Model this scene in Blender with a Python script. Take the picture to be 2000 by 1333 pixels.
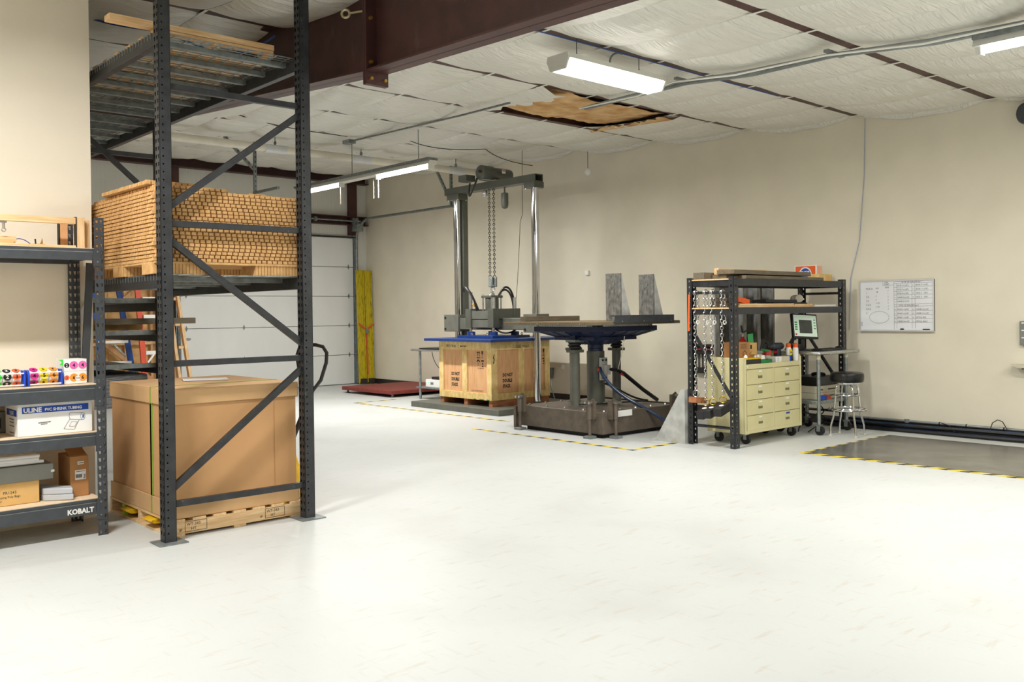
import bpy, bmesh, math, random
from mathutils import Vector, Matrix
random.seed(7)
for o in list(bpy.data.objects): bpy.data.objects.remove(o, do_unlink=True)
SC = bpy.context.scene
COL = SC.collection
PI = math.pi

# ------------------------------------------------------------------ camera
F_PX, YAW, PIT, ROL, CY_PX, HC = 1792.83, math.radians(41.9908), math.radians(-.32173), math.radians(-.69095), 620.26, 1.47
def cam_axes():
    r = Vector((math.cos(YAW), -math.sin(YAW), 0)); f = Vector((math.sin(YAW), math.cos(YAW), 0)); u = Vector((0, 0, 1))
    f2 = f*math.cos(PIT)+u*math.sin(PIT); u2 = u*math.cos(PIT)-f*math.sin(PIT)
    return r*math.cos(ROL)+u2*math.sin(ROL), u2*math.cos(ROL)-r*math.sin(ROL), f2
CR, CU, CF = cam_axes()
cd = bpy.data.cameras.new('camera'); cam = bpy.data.objects.new('camera', cd); COL.objects.link(cam)
cd.sensor_width = 36; cd.sensor_fit = 'HORIZONTAL'; cd.lens = F_PX/2000*36; cd.shift_y = (CY_PX-666.5)/2000
cd.clip_start = .05; cd.clip_end = 100
cam.matrix_world = Matrix(((CR.x, CU.x, -CF.x, 0), (CR.y, CU.y, -CF.y, 0), (CR.z, CU.z, -CF.z, HC), (0, 0, 0, 1)))
SC.camera = cam

# ------------------------------------------------------------------ world, exposure
wd = bpy.data.worlds.new('world'); SC.world = wd; wd.use_nodes = True
wd.node_tree.nodes['Background'].inputs[0].default_value = (.9, .95, 1, 1)
wd.node_tree.nodes['Background'].inputs[1].default_value = .05
SC.view_settings.view_transform = 'Standard'; SC.view_settings.look = 'None'
SC.view_settings.gamma = 1; SC.view_settings.use_curve_mapping = False
SC.view_settings.exposure = -0.04

# area lamps of the ceiling fixtures (x, y, z, size_x, size_y, watts); their housings are built further down
LAMP_COL = (1.0, .985, .955)
def area(name, x, y, z, sx, sy, w, col=LAMP_COL):
    l = bpy.data.lights.new(name, 'AREA'); l.shape = 'RECTANGLE'; l.size = sx; l.size_y = sy; l.energy = w; l.color = col
    o = bpy.data.objects.new(name, l); COL.objects.link(o); o.location = (x, y, z); return o
WRAPS = [(6.25, 5.59), (5.0, .9), (.5, 4.7), (-1.6, .4), (1.6, -1.8), (5.4, -1.6), (8.6, -.8), (-3.6, 3.6)]
WRAP_W = [112, 46, 160, 50, 35, 40, 45, 45]
def roof_z(y): return 3.575+.05*y
def wrap_z(y): return roof_z(y)-.24
for i, (x, y) in enumerate(WRAPS):
    area('wrap_lamp', x, y, wrap_z(y)-.075, 1.2, .22, WRAP_W[i])
for y0, w_ in ((9.85, 115), (12.1, 115), (1.55, 70), (-.7, 70)):
    area('strip_lamp', 7.42, y0+.6, 3.40, .1, 1.15, w_)

# ------------------------------------------------------------------ helpers
def lin(c): 
    c = c/255
    return c/12.92 if c <= .04045 else ((c+.055)/1.055)**2.4
def rgb(t): return (lin(t[0]), lin(t[1]), lin(t[2]), 1)
MATS = {}
def mat(name, col, rough=.5, metal=0, var=.06, scale=6, bump=0, bscale=40, stretch=(1, 1, 1), col2=None, lo=.35, hi=.65, emit=0, detail=4, coat=0, alpha=1, trans=0):
    m = bpy.data.materials.new(name); m.use_nodes = True; nt = m.node_tree; b = nt.nodes['Principled BSDF']
    b.inputs['Roughness'].default_value = rough; b.inputs['Metallic'].default_value = metal
    if coat: b.inputs['Coat Weight'].default_value = coat; b.inputs['Coat Roughness'].default_value = .12
    if trans: b.inputs['Transmission Weight'].default_value = trans
    tc = nt.nodes.new('ShaderNodeTexCoord'); mp = nt.nodes.new('ShaderNodeMapping'); mp.inputs['Scale'].default_value = stretch
    nt.links.new(tc.outputs['Object'], mp.inputs['Vector'])
    nz = nt.nodes.new('ShaderNodeTexNoise'); nz.inputs['Scale'].default_value = scale; nz.inputs['Detail'].default_value = detail
    nt.links.new(mp.outputs['Vector'], nz.inputs['Vector'])
    rp = nt.nodes.new('ShaderNodeValToRGB'); c = rgb(col)
    if col2 is None:
        a = tuple(max(0, v*(1-var*2)) for v in c[:3])+(1,); z = tuple(min(1, v*(1+var*2)) for v in c[:3])+(1,)
    else: a = c; z = rgb(col2)
    rp.color_ramp.elements[0].position = lo; rp.color_ramp.elements[0].color = a
    rp.color_ramp.elements[1].position = hi; rp.color_ramp.elements[1].color = z
    nt.links.new(nz.outputs['Fac'], rp.inputs['Fac']); nt.links.new(rp.outputs['Color'], b.inputs['Base Color'])
    if bump:
        n2 = nt.nodes.new('ShaderNodeTexNoise'); n2.inputs['Scale'].default_value = bscale; n2.inputs['Detail'].default_value = 3
        nt.links.new(mp.outputs['Vector'], n2.inputs['Vector'])
        bp = nt.nodes.new('ShaderNodeBump'); bp.inputs['Strength'].default_value = bump; bp.inputs['Distance'].default_value = .02
        nt.links.new(n2.outputs['Fac'], bp.inputs['Height']); nt.links.new(bp.outputs['Normal'], b.inputs['Normal'])
    if emit:
        b.inputs['Emission Color'].default_value = rgb(col); b.inputs['Emission Strength'].default_value = emit
    MATS[name] = m; return m
def nodes(m): return m.node_tree.nodes, m.node_tree.links, m.node_tree.nodes['Principled BSDF']

class MB:
    def __init__(s, xf=None): s.v = []; s.f = []; s.xf = xf
    def _p(s, p):
        p = Vector(p); return tuple(s.xf @ p) if s.xf is not None else tuple(p)
    def add(s, vs, fs):
        n = len(s.v); s.v += [s._p(p) for p in vs]; s.f += [tuple(n+i for i in f) for f in fs]; return s
    def box(s, x0, x1, y0, y1, z0, z1):
        if x0 > x1: x0, x1 = x1, x0
        if y0 > y1: y0, y1 = y1, y0
        if z0 > z1: z0, z1 = z1, z0
        return s.add([(x0,y0,z0),(x1,y0,z0),(x1,y1,z0),(x0,y1,z0),(x0,y0,z1),(x1,y0,z1),(x1,y1,z1),(x0,y1,z1)],
            [(0,3,2,1),(4,5,6,7),(0,1,5,4),(1,2,6,5),(2,3,7,6),(3,0,4,7)])
    def bar(s, p0, p1, w, h, up=(0, 0, 1)):
        p0 = Vector(p0); p1 = Vector(p1); d = (p1-p0).normalized(); u = Vector(up)
        if abs(d.dot(u)) > .98: u = Vector((0, 1, 0))
        a = d.cross(u).normalized()*w/2; b = a.cross(d).normalized()*h/2
        vs = [p0-a-b, p0+a-b, p0+a+b, p0-a+b, p1-a-b, p1+a-b, p1+a+b, p1-a+b]
        return s.add(vs, [(0,1,2,3),(7,6,5,4),(0,4,5,1),(1,5,6,2),(2,6,7,3),(3,7,4,0)])
    def cyl(s, p0, p1, r, n=16, r2=None, cap=True):
        p0 = Vector(p0); p1 = Vector(p1); r2 = r if r2 is None else r2
        d = (p1-p0).normalized(); u = Vector((0, 0, 1)) if abs(d.z) < .9 else Vector((1, 0, 0))
        a = d.cross(u).normalized(); b = d.cross(a).normalized(); vs = []
        for q, rr in ((p0, r), (p1, r2)):
            for i in range(n):
                t = 2*PI*i/n; vs.append(q+a*math.cos(t)*rr+b*math.sin(t)*rr)
        fs = [(i, i+n, (i+1) % n+n, (i+1) % n) for i in range(n)]
        if cap: fs += [tuple(range(n)), tuple(range(2*n-1, n-1, -1))]
        return s.add(vs, fs)
    def tube(s, pts, r, n=8, closed=False, cap=True):
        P = [Vector(p) for p in pts]; k = len(P); vs = []; fs = []; ref = None
        for i in range(k):
            if closed: d = P[(i+1) % k]-P[i-1]
            else: d = P[min(i+1, k-1)]-P[max(i-1, 0)]
            d.normalize()
            if ref is None: ref = Vector((0, 0, 1)) if abs(d.z) < .9 else Vector((1, 0, 0))
            a = d.cross(ref)
            if a.length < 1e-4: a = d.orthogonal()
            a.normalize(); b = d.cross(a).normalized(); ref = a.cross(d).normalized()
            for j in range(n):
                t = 2*PI*j/n; vs.append(P[i]+a*math.cos(t)*r+b*math.sin(t)*r)
        m = k if closed else k-1
        for i in range(m):
            for j in range(n):
                fs.append((i*n+j, ((i+1) % k)*n+j, ((i+1) % k)*n+(j+1) % n, i*n+(j+1) % n))
        if not closed and cap: fs += [tuple(range(n)), tuple(range(k*n-1, (k-1)*n-1, -1))]
        return s.add(vs, fs)
    def prism(s, poly, ax, a, b):
        n = len(poly)
        def P(u, v, w): return {'x': (w, u, v), 'y': (u, w, v), 'z': (u, v, w)}[ax]
        vs = [P(u, v, a) for u, v in poly]+[P(u, v, b) for u, v in poly]
        fs = [tuple(range(n)), tuple(range(2*n-1, n-1, -1))]+[(i, i+n, (i+1) % n+n, (i+1) % n) for i in range(n)]
        return s.add(vs, fs)
    def lathe(s, prof, c, n=20):
        vs = []; fs = []; c = Vector(c)
        for r, z in prof:
            for i in range(n): t = 2*PI*i/n; vs.append(c+Vector((r*math.cos(t), r*math.sin(t), z)))
        for k in range(len(prof)-1):
            for i in range(n): fs.append((k*n+i, k*n+(i+1) % n, (k+1)*n+(i+1) % n, (k+1)*n+i))
        fs += [tuple(range(n-1, -1, -1)), tuple(range((len(prof)-1)*n, len(prof)*n))]
        return s.add(vs, fs)
    def torus(s, c, axis, R, r, n=16, m=6, sx=1, sy=1):
        c = Vector(c); ax = Vector(axis).normalized(); a = ax.orthogonal().normalized(); b = ax.cross(a)
        return s.tube([c+a*math.cos(2*PI*i/n)*R*sx+b*math.sin(2*PI*i/n)*R*sy for i in range(n)], r, m, closed=True)
    def perf(s, o, U, V, N, cells, th=.002):
        """plate of cells; each cell = (u0,u1,v0,v1,hole polygon of 4 or 8 pts or None); real holes, real thickness"""
        o = Vector(o); U = Vector(U); V = Vector(V); N = Vector(N)
        P = lambda u, v, d: o+U*u+V*v-N*d
        for (u0, u1, v0, v1, h) in cells:
            if h is None:
                s.add([P(u0,v0,0),P(u1,v0,0),P(u1,v1,0),P(u0,v1,0),P(u0,v0,th),P(u1,v0,th),P(u1,v1,th),P(u0,v1,th)],
                      [(0,1,2,3),(7,6,5,4),(0,4,5,1),(1,5,6,2),(2,6,7,3),(3,7,4,0)]); continue
            n = len(h); um = (u0+u1)/2; vm = (v0+v1)/2
            out = [(u0,v0),(u1,v0),(u1,v1),(u0,v1)] if n == 4 else [(u0,v0),(um,v0),(u1,v0),(u1,vm),(u1,v1),(um,v1),(u0,v1),(u0,vm)]
            vs = [P(u, v, 0) for u, v in out]+[P(u, v, 0) for u, v in h]+[P(u, v, th) for u, v in out]+[P(u, v, th) for u, v in h]
            fs = []
            for i in range(n):
                j = (i+1) % n
                fs += [(i, j, n+j, n+i), (2*n+j, 2*n+i, 3*n+i, 3*n+j), (n+i, n+j, 3*n+j, 3*n+i), (j, i, 2*n+i, 2*n+j)]
            s.add(vs, fs)
        return s
    def mesh(s, name, off=(0, 0, 0)):
        me = bpy.data.meshes.new(name); o = Vector(off)
        me.from_pydata([tuple(Vector(p)-o) for p in s.v], [], s.f); me.validate()
        bm = bmesh.new(); bm.from_mesh(me); bmesh.ops.recalc_face_normals(bm, faces=bm.faces); bm.to_mesh(me); bm.free()
        me.polygons.foreach_set('use_smooth', [True]*len(me.polygons)); me.set_sharp_from_angle(angle=math.radians(38))
        return me
    def build(s, name, m, parent=None, bevel=0, solo=False):
        if parent is not None: off = ORG[parent.name]
        else:
            xs = [p[0] for p in s.v]; ys = [p[1] for p in s.v]; zs = [p[2] for p in s.v]
            off = Vector(((min(xs)+max(xs))/2, (min(ys)+max(ys))/2, min(zs)))
        me = s.mesh(name, off); me.materials.append(MATS[m])
        o = bpy.data.objects.new(name, me); COL.objects.link(o)
        if parent is not None: o.parent = parent
        else: o.location = off
        ORG[o.name] = Vector(off)
        if bevel:
            bv = o.modifiers.new('bevel', 'BEVEL'); bv.width = bevel; bv.segments = 2; bv.limit_method = 'ANGLE'; bv.angle_limit = math.radians(40)
        return o
ORG = {}
def tag(o, label, cat, group=None):
    o['label'] = label; o['category'] = cat
    if group: o['group'] = group
    return o
def struct(o): o['kind'] = 'structure'; return o
def thing(name, label, cat, loc, group=None):
    o = bpy.data.objects.new(name, None); COL.objects.link(o); o.location = loc; o.empty_display_size = .1
    ORG[o.name] = Vector(loc); return tag(o, label, cat, group)
def B(x0, x1, y0, y1, z0, z1): return MB().box(x0, x1, y0, y1, z0, z1)
def copy_thing(root, dloc, label=None, parent=None):
    c = root.copy(); COL.objects.link(c); c.location = Vector(root.location)+Vector(dloc); ORG[c.name] = ORG[root.name]+Vector(dloc)
    if label: c['label'] = label
    for ch in root.children:
        k = ch.copy(); COL.objects.link(k); k.parent = c; ORG[k.name] = ORG[ch.name]+Vector(dloc)
        for g in ch.children:
            q = g.copy(); COL.objects.link(q); q.parent = k; ORG[q.name] = ORG[g.name]+Vector(dloc)
    return c
def share(name, me, parent, loc, m=None, rot=None):
    """another object on shared mesh data; loc is a world offset added to the parent's origin"""
    o = bpy.data.objects.new(name, me); COL.objects.link(o); o.parent = parent; o.location = Vector(loc)-ORG[parent.name]
    if rot: o.rotation_euler = rot
    ORG[o.name] = Vector(loc); return o
FACE = {'-Y': ((1, 0, 0), (0, 0, 1), (0, -1, 0)), '-X': ((0, -1, 0), (0, 0, 1), (-1, 0, 0)), '+Z': ((1, 0, 0), (0, 1, 0), (0, 0, 1))}
def text(body, size, loc, face, m, parent, name='lettering', bold=0, align='LEFT', sx=1, axes=None, rot=0):
    cu = bpy.data.curves.new('t', 'FONT'); cu.body = body; cu.size = size; cu.resolution_u = 2; cu.align_x = align; cu.offset = bold
    ob = bpy.data.objects.new('t', cu); COL.objects.link(ob)
    dg = bpy.context.evaluated_depsgraph_get(); me0 = bpy.data.meshes.new_from_object(ob.evaluated_get(dg))
    R, U, N = [Vector(a) for a in (axes or FACE[face])]; L = Vector(loc)+N*.0015
    cr, sr = math.cos(rot), math.sin(rot); off = ORG[parent.name]; vs = []
    for v in me0.vertices:
        x = v.co.x*sx; y = v.co.y
        vs.append(tuple(L+R*(x*cr-y*sr)+U*(x*sr+y*cr)-off))
    fs = [tuple(p.vertices) for p in me0.polygons]
    me = bpy.data.meshes.new(name); me.from_pydata(vs, [], fs); me.materials.append(MATS[m])
    bpy.data.objects.remove(ob); bpy.data.curves.remove(cu); bpy.data.meshes.remove(me0)
    o = bpy.data.objects.new(name, me); COL.objects.link(o); o.parent = parent; ORG[o.name] = Vector(off); return o
def line2(mb, pts, w, loc, face, axes=None):
    """flat inked stroke on a face"""
    R, U, N = [Vector(a) for a in (axes or FACE[face])]; L = Vector(loc)+N*.0015
    for (a, b), (c, d) in zip(pts[:-1], pts[1:]):
        dx, dy = c-a, d-b; l = math.hypot(dx, dy) or 1; nx, ny = -dy/l*w/2, dx/l*w/2
        mb.add([L+R*(a+nx)+U*(b+ny), L+R*(a-nx)+U*(b-ny), L+R*(c-nx)+U*(d-ny), L+R*(c+nx)+U*(d+ny)], [(0, 1, 2, 3)])
    return mb
def disc(loc, r, face, m, parent, name, n=20, axes=None):
    R, U, N = [Vector(a) for a in (axes or FACE[face])]; L = Vector(loc)+N*.0012; mb = MB()
    mb.add([L+R*math.cos(2*PI*i/n)*r+U*math.sin(2*PI*i/n)*r for i in range(n)], [tuple(range(n))])
    return mb.build(name, m, parent)
def arc(c, r, a0, a1, n, plane='xz'):
    out = []
    for i in range(n+1):
        t = math.radians(a0+(a1-a0)*i/n); p, q = r*math.cos(t), r*math.sin(t)
        out.append({'xz': (c[0]+p, c[1], c[2]+q), 'yz': (c[0], c[1]+p, c[2]+q), 'xy': (c[0]+p, c[1]+q, c[2])}[plane])
    return out
def bez(p0, p1, p2, p3, n=14):
    P = [Vector(p) for p in (p0, p1, p2, p3)]; out = []
    for i in range(n+1):
        t = i/n; u = 1-t; out.append(P[0]*u**3+P[1]*3*u*u*t+P[2]*3*u*t*t+P[3]*t**3)
    return out

# ------------------------------------------------------------------ materials
mat('cream_wall', (228, 221, 201), .75, var=.015, scale=2, bump=.05, bscale=120)
mat('cream_wall_office', (238, 230, 212), .75, var=.01, scale=2, bump=.04, bscale=120)
mat('white_wall', (228, 228, 222), .6, var=.02, scale=3)
mat('door_white', (226, 228, 226), .45, var=.01, scale=3, bump=.06, bscale=160, stretch=(1, 1, .25))
mat('brown_steel', (70, 39, 36), .5, var=.10, scale=5, coat=.05)
mat('black_steel', (42, 44, 47), .42, var=.14, scale=14, bump=.04)
mat('charcoal_steel', (62, 66, 71), .42, var=.05, scale=20)
mat('galvanized', (150, 158, 158), .38, .75, var=.10, scale=18)
mat('galv_dull', (128, 135, 134), .5, .4, var=.10, scale=18)
mat('chain_dark', (74, 74, 70), .4, .5, var=.1)
mat('frame_pale', (214, 216, 218), .4, .2, var=.02)
mat('weight_black', (38, 38, 40), .55, var=.08, scale=20)
mat('cord_pale', (146, 160, 190), .5, var=.03)
mat('chrome', (215, 217, 220), .09, 1, var=.03)
mat('steel_bright', (190, 192, 191), .28, .9, var=.06, scale=30)
mat('machine_grey', (84, 86, 77), .38, var=.04, scale=8)
mat('machine_olive', (98, 99, 90), .45, var=.05, scale=8)
mat('machine_taupe', (96, 86, 75), .5, var=.08, scale=10)
mat('blue_paint', (22, 56, 118), .35, var=.06, scale=12)
mat('blue_dark', (17, 30, 62), .42, var=.10, scale=9)
mat('pine', (236, 205, 160), .6, col2=(214, 172, 118), scale=7, stretch=(.6, 9, 9), bump=.05)
mat('pine_y', (236, 205, 160), .6, col2=(214, 172, 118), scale=7, stretch=(9, .6, 9), bump=.05)
mat('pine_z', (236, 205, 160), .6, col2=(212, 170, 116), scale=7, stretch=(9, 9, .6), bump=.05)
mat('crate_pine', (236, 210, 148), .6, col2=(216, 182, 112), scale=6, stretch=(3, 3, 1.5), bump=.04)
mat('crate_ply', (224, 176, 128), .6, col2=(208, 154, 106), scale=5, stretch=(8, 8, .8), bump=.04)
mat('block_wood', (188, 126, 84), .65, col2=(158, 98, 62), scale=6, stretch=(1, 4, 4))
mat('osb', (230, 190, 130), .75, col2=(206, 160, 98), scale=9, bump=.15, bscale=40)
mat('particle', (240, 220, 190), .7, col2=(228, 200, 164), scale=60)
mat('cardboard', (198, 152, 103), .8, var=.02, scale=2, bump=.03, bscale=90, stretch=(2, 2, 1))
mat('cardboard_lid', (206, 166, 118), .8, var=.03, scale=3, bump=.04)
mat('cardboard_brown', (178, 128, 78), .8, var=.04, scale=6)
mat('cardboard_tan', (208, 168, 104), .8, var=.04, scale=4)
mat('honeycomb', (224, 180, 122), .85, col2=(206, 160, 102), scale=24, bump=.2, bscale=120)
mat('white_paint', (238, 238, 234), .45, var=.01)
mat('paper', (240, 240, 238), .7, var=.01)
mat('ink', (22, 22, 24), .7, var=.02)
mat('ink_soft', (70, 66, 60), .8, var=.02)
mat('ink_blue', (28, 76, 176), .6, var=.02)
mat('pen_grey', (96, 98, 102), .8, var=.02)
mat('sprayed_black', (40, 32, 26), .8, var=.05, scale=40)
mat('yellow_ramp', (196, 176, 18), .55, col2=(110, 98, 14), scale=10, lo=.50, hi=.72, stretch=(5, 5, .8))
mat('yellow_paint', (226, 182, 20), .45, var=.06, scale=12)
mat('red_scale', (128, 52, 46), .6, var=.08, scale=14, bump=.05)
mat('rubber', (22, 22, 23), .6, var=.08, scale=20)
mat('plastic_black', (24, 25, 27), .38, var=.05)
mat('vinyl_black', (20, 20, 22), .3, var=.08, scale=10, bump=.05)
mat('cabinet_cream', (214, 206, 158), .4, var=.02, scale=4)
mat('cabinet_cream_shaded', (120, 114, 84), .6, var=.02)  # darker copy of the cabinet cream, shade of the pull recesses
mat('aluminium', (196, 198, 196), .42, .5, col2=(150, 151, 148), scale=6, stretch=(3, 3, 1.2), detail=8)
mat('aluminium_mottled_shaded', (158, 158, 154), .45, .3, col2=(104, 104, 100), scale=9, stretch=(3, 3, 1.6), detail=10)
mat('aluminium_dark', (120, 118, 110), .4, .6, col2=(70, 69, 64), scale=5, detail=8)
mat('galv_plate', (206, 207, 203), .5, .15, col2=(176, 178, 174), scale=9)
mat('taupe_board', (112, 102, 84), .6, var=.08, scale=8, stretch=(1, 6, 6))
mat('slab_edge', (150, 130, 96), .6, var=.08, scale=30)
mat('dark_mat', (112, 110, 103), .22, col2=(84, 83, 79), scale=3, detail=6)
mat('baseboard_dark', (46, 38, 34), .5, var=.05)
mat('orange', (236, 98, 30), .5, var=.04)
mat('orange_rust', (206, 84, 50), .5, var=.05)
mat('peach', (248, 190, 160), .6, var=.03)
mat('red', (196, 30, 28), .4, var=.05)
mat('blue_plastic', (20, 74, 200), .4, var=.04)
mat('ladder_blue', (22, 74, 156), .5, var=.05)
mat('ladder_orange', (214, 80, 52), .5, var=.05)
mat('green', (24, 130, 62), .45, var=.05)
mat('green_tag', (90, 216, 128), .6, var=.02)
mat('green_dot', (60, 214, 60), .6, var=.02)
mat('pink_dot', (236, 110, 186), .6, var=.02)
mat('magenta_dot', (206, 40, 140), .6, var=.02)
mat('yellow_dot', (240, 214, 30), .6, var=.02)
mat('orange_dot', (250, 156, 50), .6, var=.02)
mat('red_dot', (246, 104, 60), .6, var=.02)
mat('strap_green', (132, 166, 66), .5, var=.05)
mat('lime_wood', (176, 205, 60), .6, var=.05)
mat('grey_box', (128, 130, 124), .6, var=.03)
mat('grey_tray', (184, 188, 194), .55, var=.02)
mat('drill_navy', (40, 48, 62), .45, var=.05)
mat('cream_plastic', (206, 200, 178), .5, var=.03)
mat('pipe_white', (226, 220, 204), .5, var=.02)
mat('conduit', (150, 156, 156), .4, .5, var=.05)
mat('wire_grey', (96, 100, 104), .5, var=.05)
mat('wire_blue', (52, 82, 150), .5, var=.05)
mat('hose_blue', (38, 56, 84), .22, var=.1, scale=30)
mat('hose_black', (20, 21, 22), .35, var=.1, scale=30)
mat('red_tape', (190, 62, 50), .5, var=.05)
mat('amber', (196, 150, 60), .4, var=.05)
mat('brass', (190, 150, 70), .35, .8, var=.06)
mat('screen_pale', (196, 214, 196), .4, var=.02, emit=.35)
mat('screen_dark', (62, 66, 62), .4, var=.1, emit=.1)
mat('led_green', (80, 255, 150), .4, emit=3)
mat('diffuser', (255, 252, 244), .5, var=0, emit=6)
mat('tube_glow', (255, 253, 248), .5, var=0, emit=14)
mat('fixture_white', (214, 214, 206), .4, var=.01)
mat('strap_white', (236, 234, 226), .6, var=.01)
mat('white_board', (240, 242, 244), .2, var=.004, scale=2)
mat('tag_white', (232, 232, 228), .6, var=.01)
mat('bubble_wrap', (150, 152, 156), .35, col2=(92, 94, 100), scale=12, stretch=(1, 1, 8), bump=.4)
mat('fiberglass', (226, 192, 140), .95, col2=(190, 140, 84), scale=4, bump=.5, bscale=22, detail=8)
mat('eyebolt', (206, 196, 160), .4, .6, var=.05)
# floor: pale grey epoxy with scuffs
m = mat('floor_epoxy', (202, 205, 203), .46, var=.015, scale=.8, detail=6); N_, L_, b_ = nodes(m)
def scuff(m, base, tint, scale, lo, hi, stretch, fac=.6, rot=0):
    N, L, b = nodes(m); src = b.inputs['Base Color'].links[0].from_socket
    tc = N.new('ShaderNodeTexCoord'); mp = N.new('ShaderNodeMapping'); mp.inputs['Scale'].default_value = stretch; mp.inputs['Rotation'].default_value = (0, 0, rot)
    nz = N.new('ShaderNodeTexNoise'); nz.inputs['Scale'].default_value = scale; nz.inputs['Detail'].default_value = 6
    rp = N.new('ShaderNodeValToRGB'); rp.color_ramp.elements[0].position = lo; rp.color_ramp.elements[1].position = hi
    rp.color_ramp.elements[0].color = (0, 0, 0, 1); rp.color_ramp.elements[1].color = (fac, fac, fac, 1)
    mx = N.new('ShaderNodeMix'); mx.data_type = 'RGBA'
    L.new(tc.outputs['Object'], mp.inputs['Vector']); L.new(mp.outputs['Vector'], nz.inputs['Vector']); L.new(nz.outputs['Fac'], rp.inputs['Fac'])
    L.new(rp.outputs['Color'], mx.inputs['Factor']); L.new(src, mx.inputs[6]); mx.inputs[7].default_value = rgb(tint); L.new(mx.outputs[2], b.inputs['Base Color'])
b_.inputs['Specular IOR Level'].default_value = .35
scuff(m, None, (186, 172, 150), 5, .60, .74, (1, 5, 1), .4, .9)
scuff(m, None, (190, 178, 158), 6, .60, .74, (7, 1, 1), .3, .3)
scuff(m, None, (176, 172, 164), 1.1, .55, .80, (1, 1, 1), .35)
for nm in ('black_steel',):
    scuff(MATS[nm], None, (104, 112, 112), 26, .66, .74, (1, 1, .5), .5)
scuff(MATS['brown_steel'], None, (120, 96, 90), 3, .62, .80, (1, 2, 1), .35)
scuff(MATS['yellow_paint'], None, (90, 70, 20), 18, .62, .72, (1, 1, 1), .6)
# insulation vinyl: wrinkled white facing
m = mat('vinyl', (226, 224, 214), .34, var=.01, scale=2); N_, L_, b_ = nodes(m)
tc = N_.new('ShaderNodeTexCoord'); mp = N_.new('ShaderNodeMapping'); mp.inputs['Scale'].default_value = (1.1, 9, 4); mp.inputs['Rotation'].default_value = (0, 0, .35)
nz = N_.new('ShaderNodeTexNoise'); nz.inputs['Scale'].default_value = 2.4; nz.inputs['Detail'].default_value = 2; nz.inputs['Distortion'].default_value = 1.1
bp = N_.new('ShaderNodeBump'); bp.inputs['Strength'].default_value = .55; bp.inputs['Distance'].default_value = .05
L_.new(tc.outputs['Object'], mp.inputs['Vector']); L_.new(mp.outputs['Vector'], nz.inputs['Vector']); L_.new(nz.outputs['Fac'], bp.inputs['Height']); L_.new(bp.outputs['Normal'], b_.inputs['Normal'])
# wall insulation: vertical wrinkles
m = mat('wall_vinyl', (222, 222, 214), .4, var=.01, scale=2); N_, L_, b_ = nodes(m)
tc = N_.new('ShaderNodeTexCoord'); mp = N_.new('ShaderNodeMapping'); mp.inputs['Scale'].default_value = (9, 1, .9)
nz = N_.new('ShaderNodeTexNoise'); nz.inputs['Scale'].default_value = 3; nz.inputs['Detail'].default_value = 4
bp = N_.new('ShaderNodeBump'); bp.inputs['Strength'].default_value = .4; bp.inputs['Distance'].default_value = .03
L_.new(tc.outputs['Object'], mp.inputs['Vector']); L_.new(mp.outputs['Vector'], nz.inputs['Vector']); L_.new(nz.outputs['Fac'], bp.inputs['Height']); L_.new(bp.outputs['Normal'], b_.inputs['Normal'])
# hazard tape print: slanted yellow and black bars
def hazard(name, fx, fy, dark=.42):
    m = mat(name, (232, 208, 70), .5, var=.03); N, L, b = nodes(m)
    tc = N.new('ShaderNodeTexCoord'); sp = N.new('ShaderNodeSeparateXYZ'); L.new(tc.outputs['Object'], sp.inputs[0])
    a = N.new('ShaderNodeMath'); a.operation = 'MULTIPLY'; a.inputs[1].default_value = fx; L.new(sp.outputs['X'], a.inputs[0])
    c = N.new('ShaderNodeMath'); c.operation = 'MULTIPLY_ADD'; c.inputs[1].default_value = fy; L.new(sp.outputs['Y'], c.inputs[0]); L.new(a.outputs[0], c.inputs[2])
    fr = N.new('ShaderNodeMath'); fr.operation = 'FRACT'; L.new(c.outputs[0], fr.inputs[0])
    lt = N.new('ShaderNodeMath'); lt.operation = 'LESS_THAN'; lt.inputs[1].default_value = dark; L.new(fr.outputs[0], lt.inputs[0])
    mx = N.new('ShaderNodeMix'); mx.data_type = 'RGBA'; mx.inputs[6].default_value = rgb((232, 208, 70)); mx.inputs[7].default_value = rgb((40, 38, 34))
    L.new(lt.outputs[0], mx.inputs['Factor']); L.new(mx.outputs[2], b.inputs['Base Color'])
hazard('hazard', 5.2, 5.2); hazard('hazard_pale', 4.4, 4.4, .42)

# ================================================================== the setting
XW, YB = 10.82, 16.65
floor = struct(B(-6, XW+.12, -6, YB+.12, -.12, 0).build('floor', 'floor_epoxy'))
wall_right = struct(B(XW, XW+.12, -6, YB, 0, 4.75).build('wall_right', 'cream_wall'))
mb = MB().box(-6, 6.7, YB, YB+.12, 0, 4.75).box(10.5, XW+.12, YB, YB+.12, 0, 4.75).box(6.7, 10.5, YB, YB+.12, 3.13, 4.75)
wall_back = struct(mb.build('wall_back', 'wall_vinyl'))
wall_left = struct(MB().box(-6, 2.22, 7.06, 7.18, 0, 4.45).box(2.10, 2.22, 7.18, YB, 0, 4.5).build('wall_left', 'cream_wall_office'))
struct(B(-6.12, -6, -6, 7.06, 0, 4.6).build('wall_far_side', 'cream_wall_office'))
struct(B(-6.12, XW+.12, -6.12, -6, 0, 4.6).build('wall_behind', 'cream_wall_office'))
struct(B(XW-.014, XW, -6, YB, 0, .105).build('baseboard_right', 'baseboard_dark'))
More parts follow.
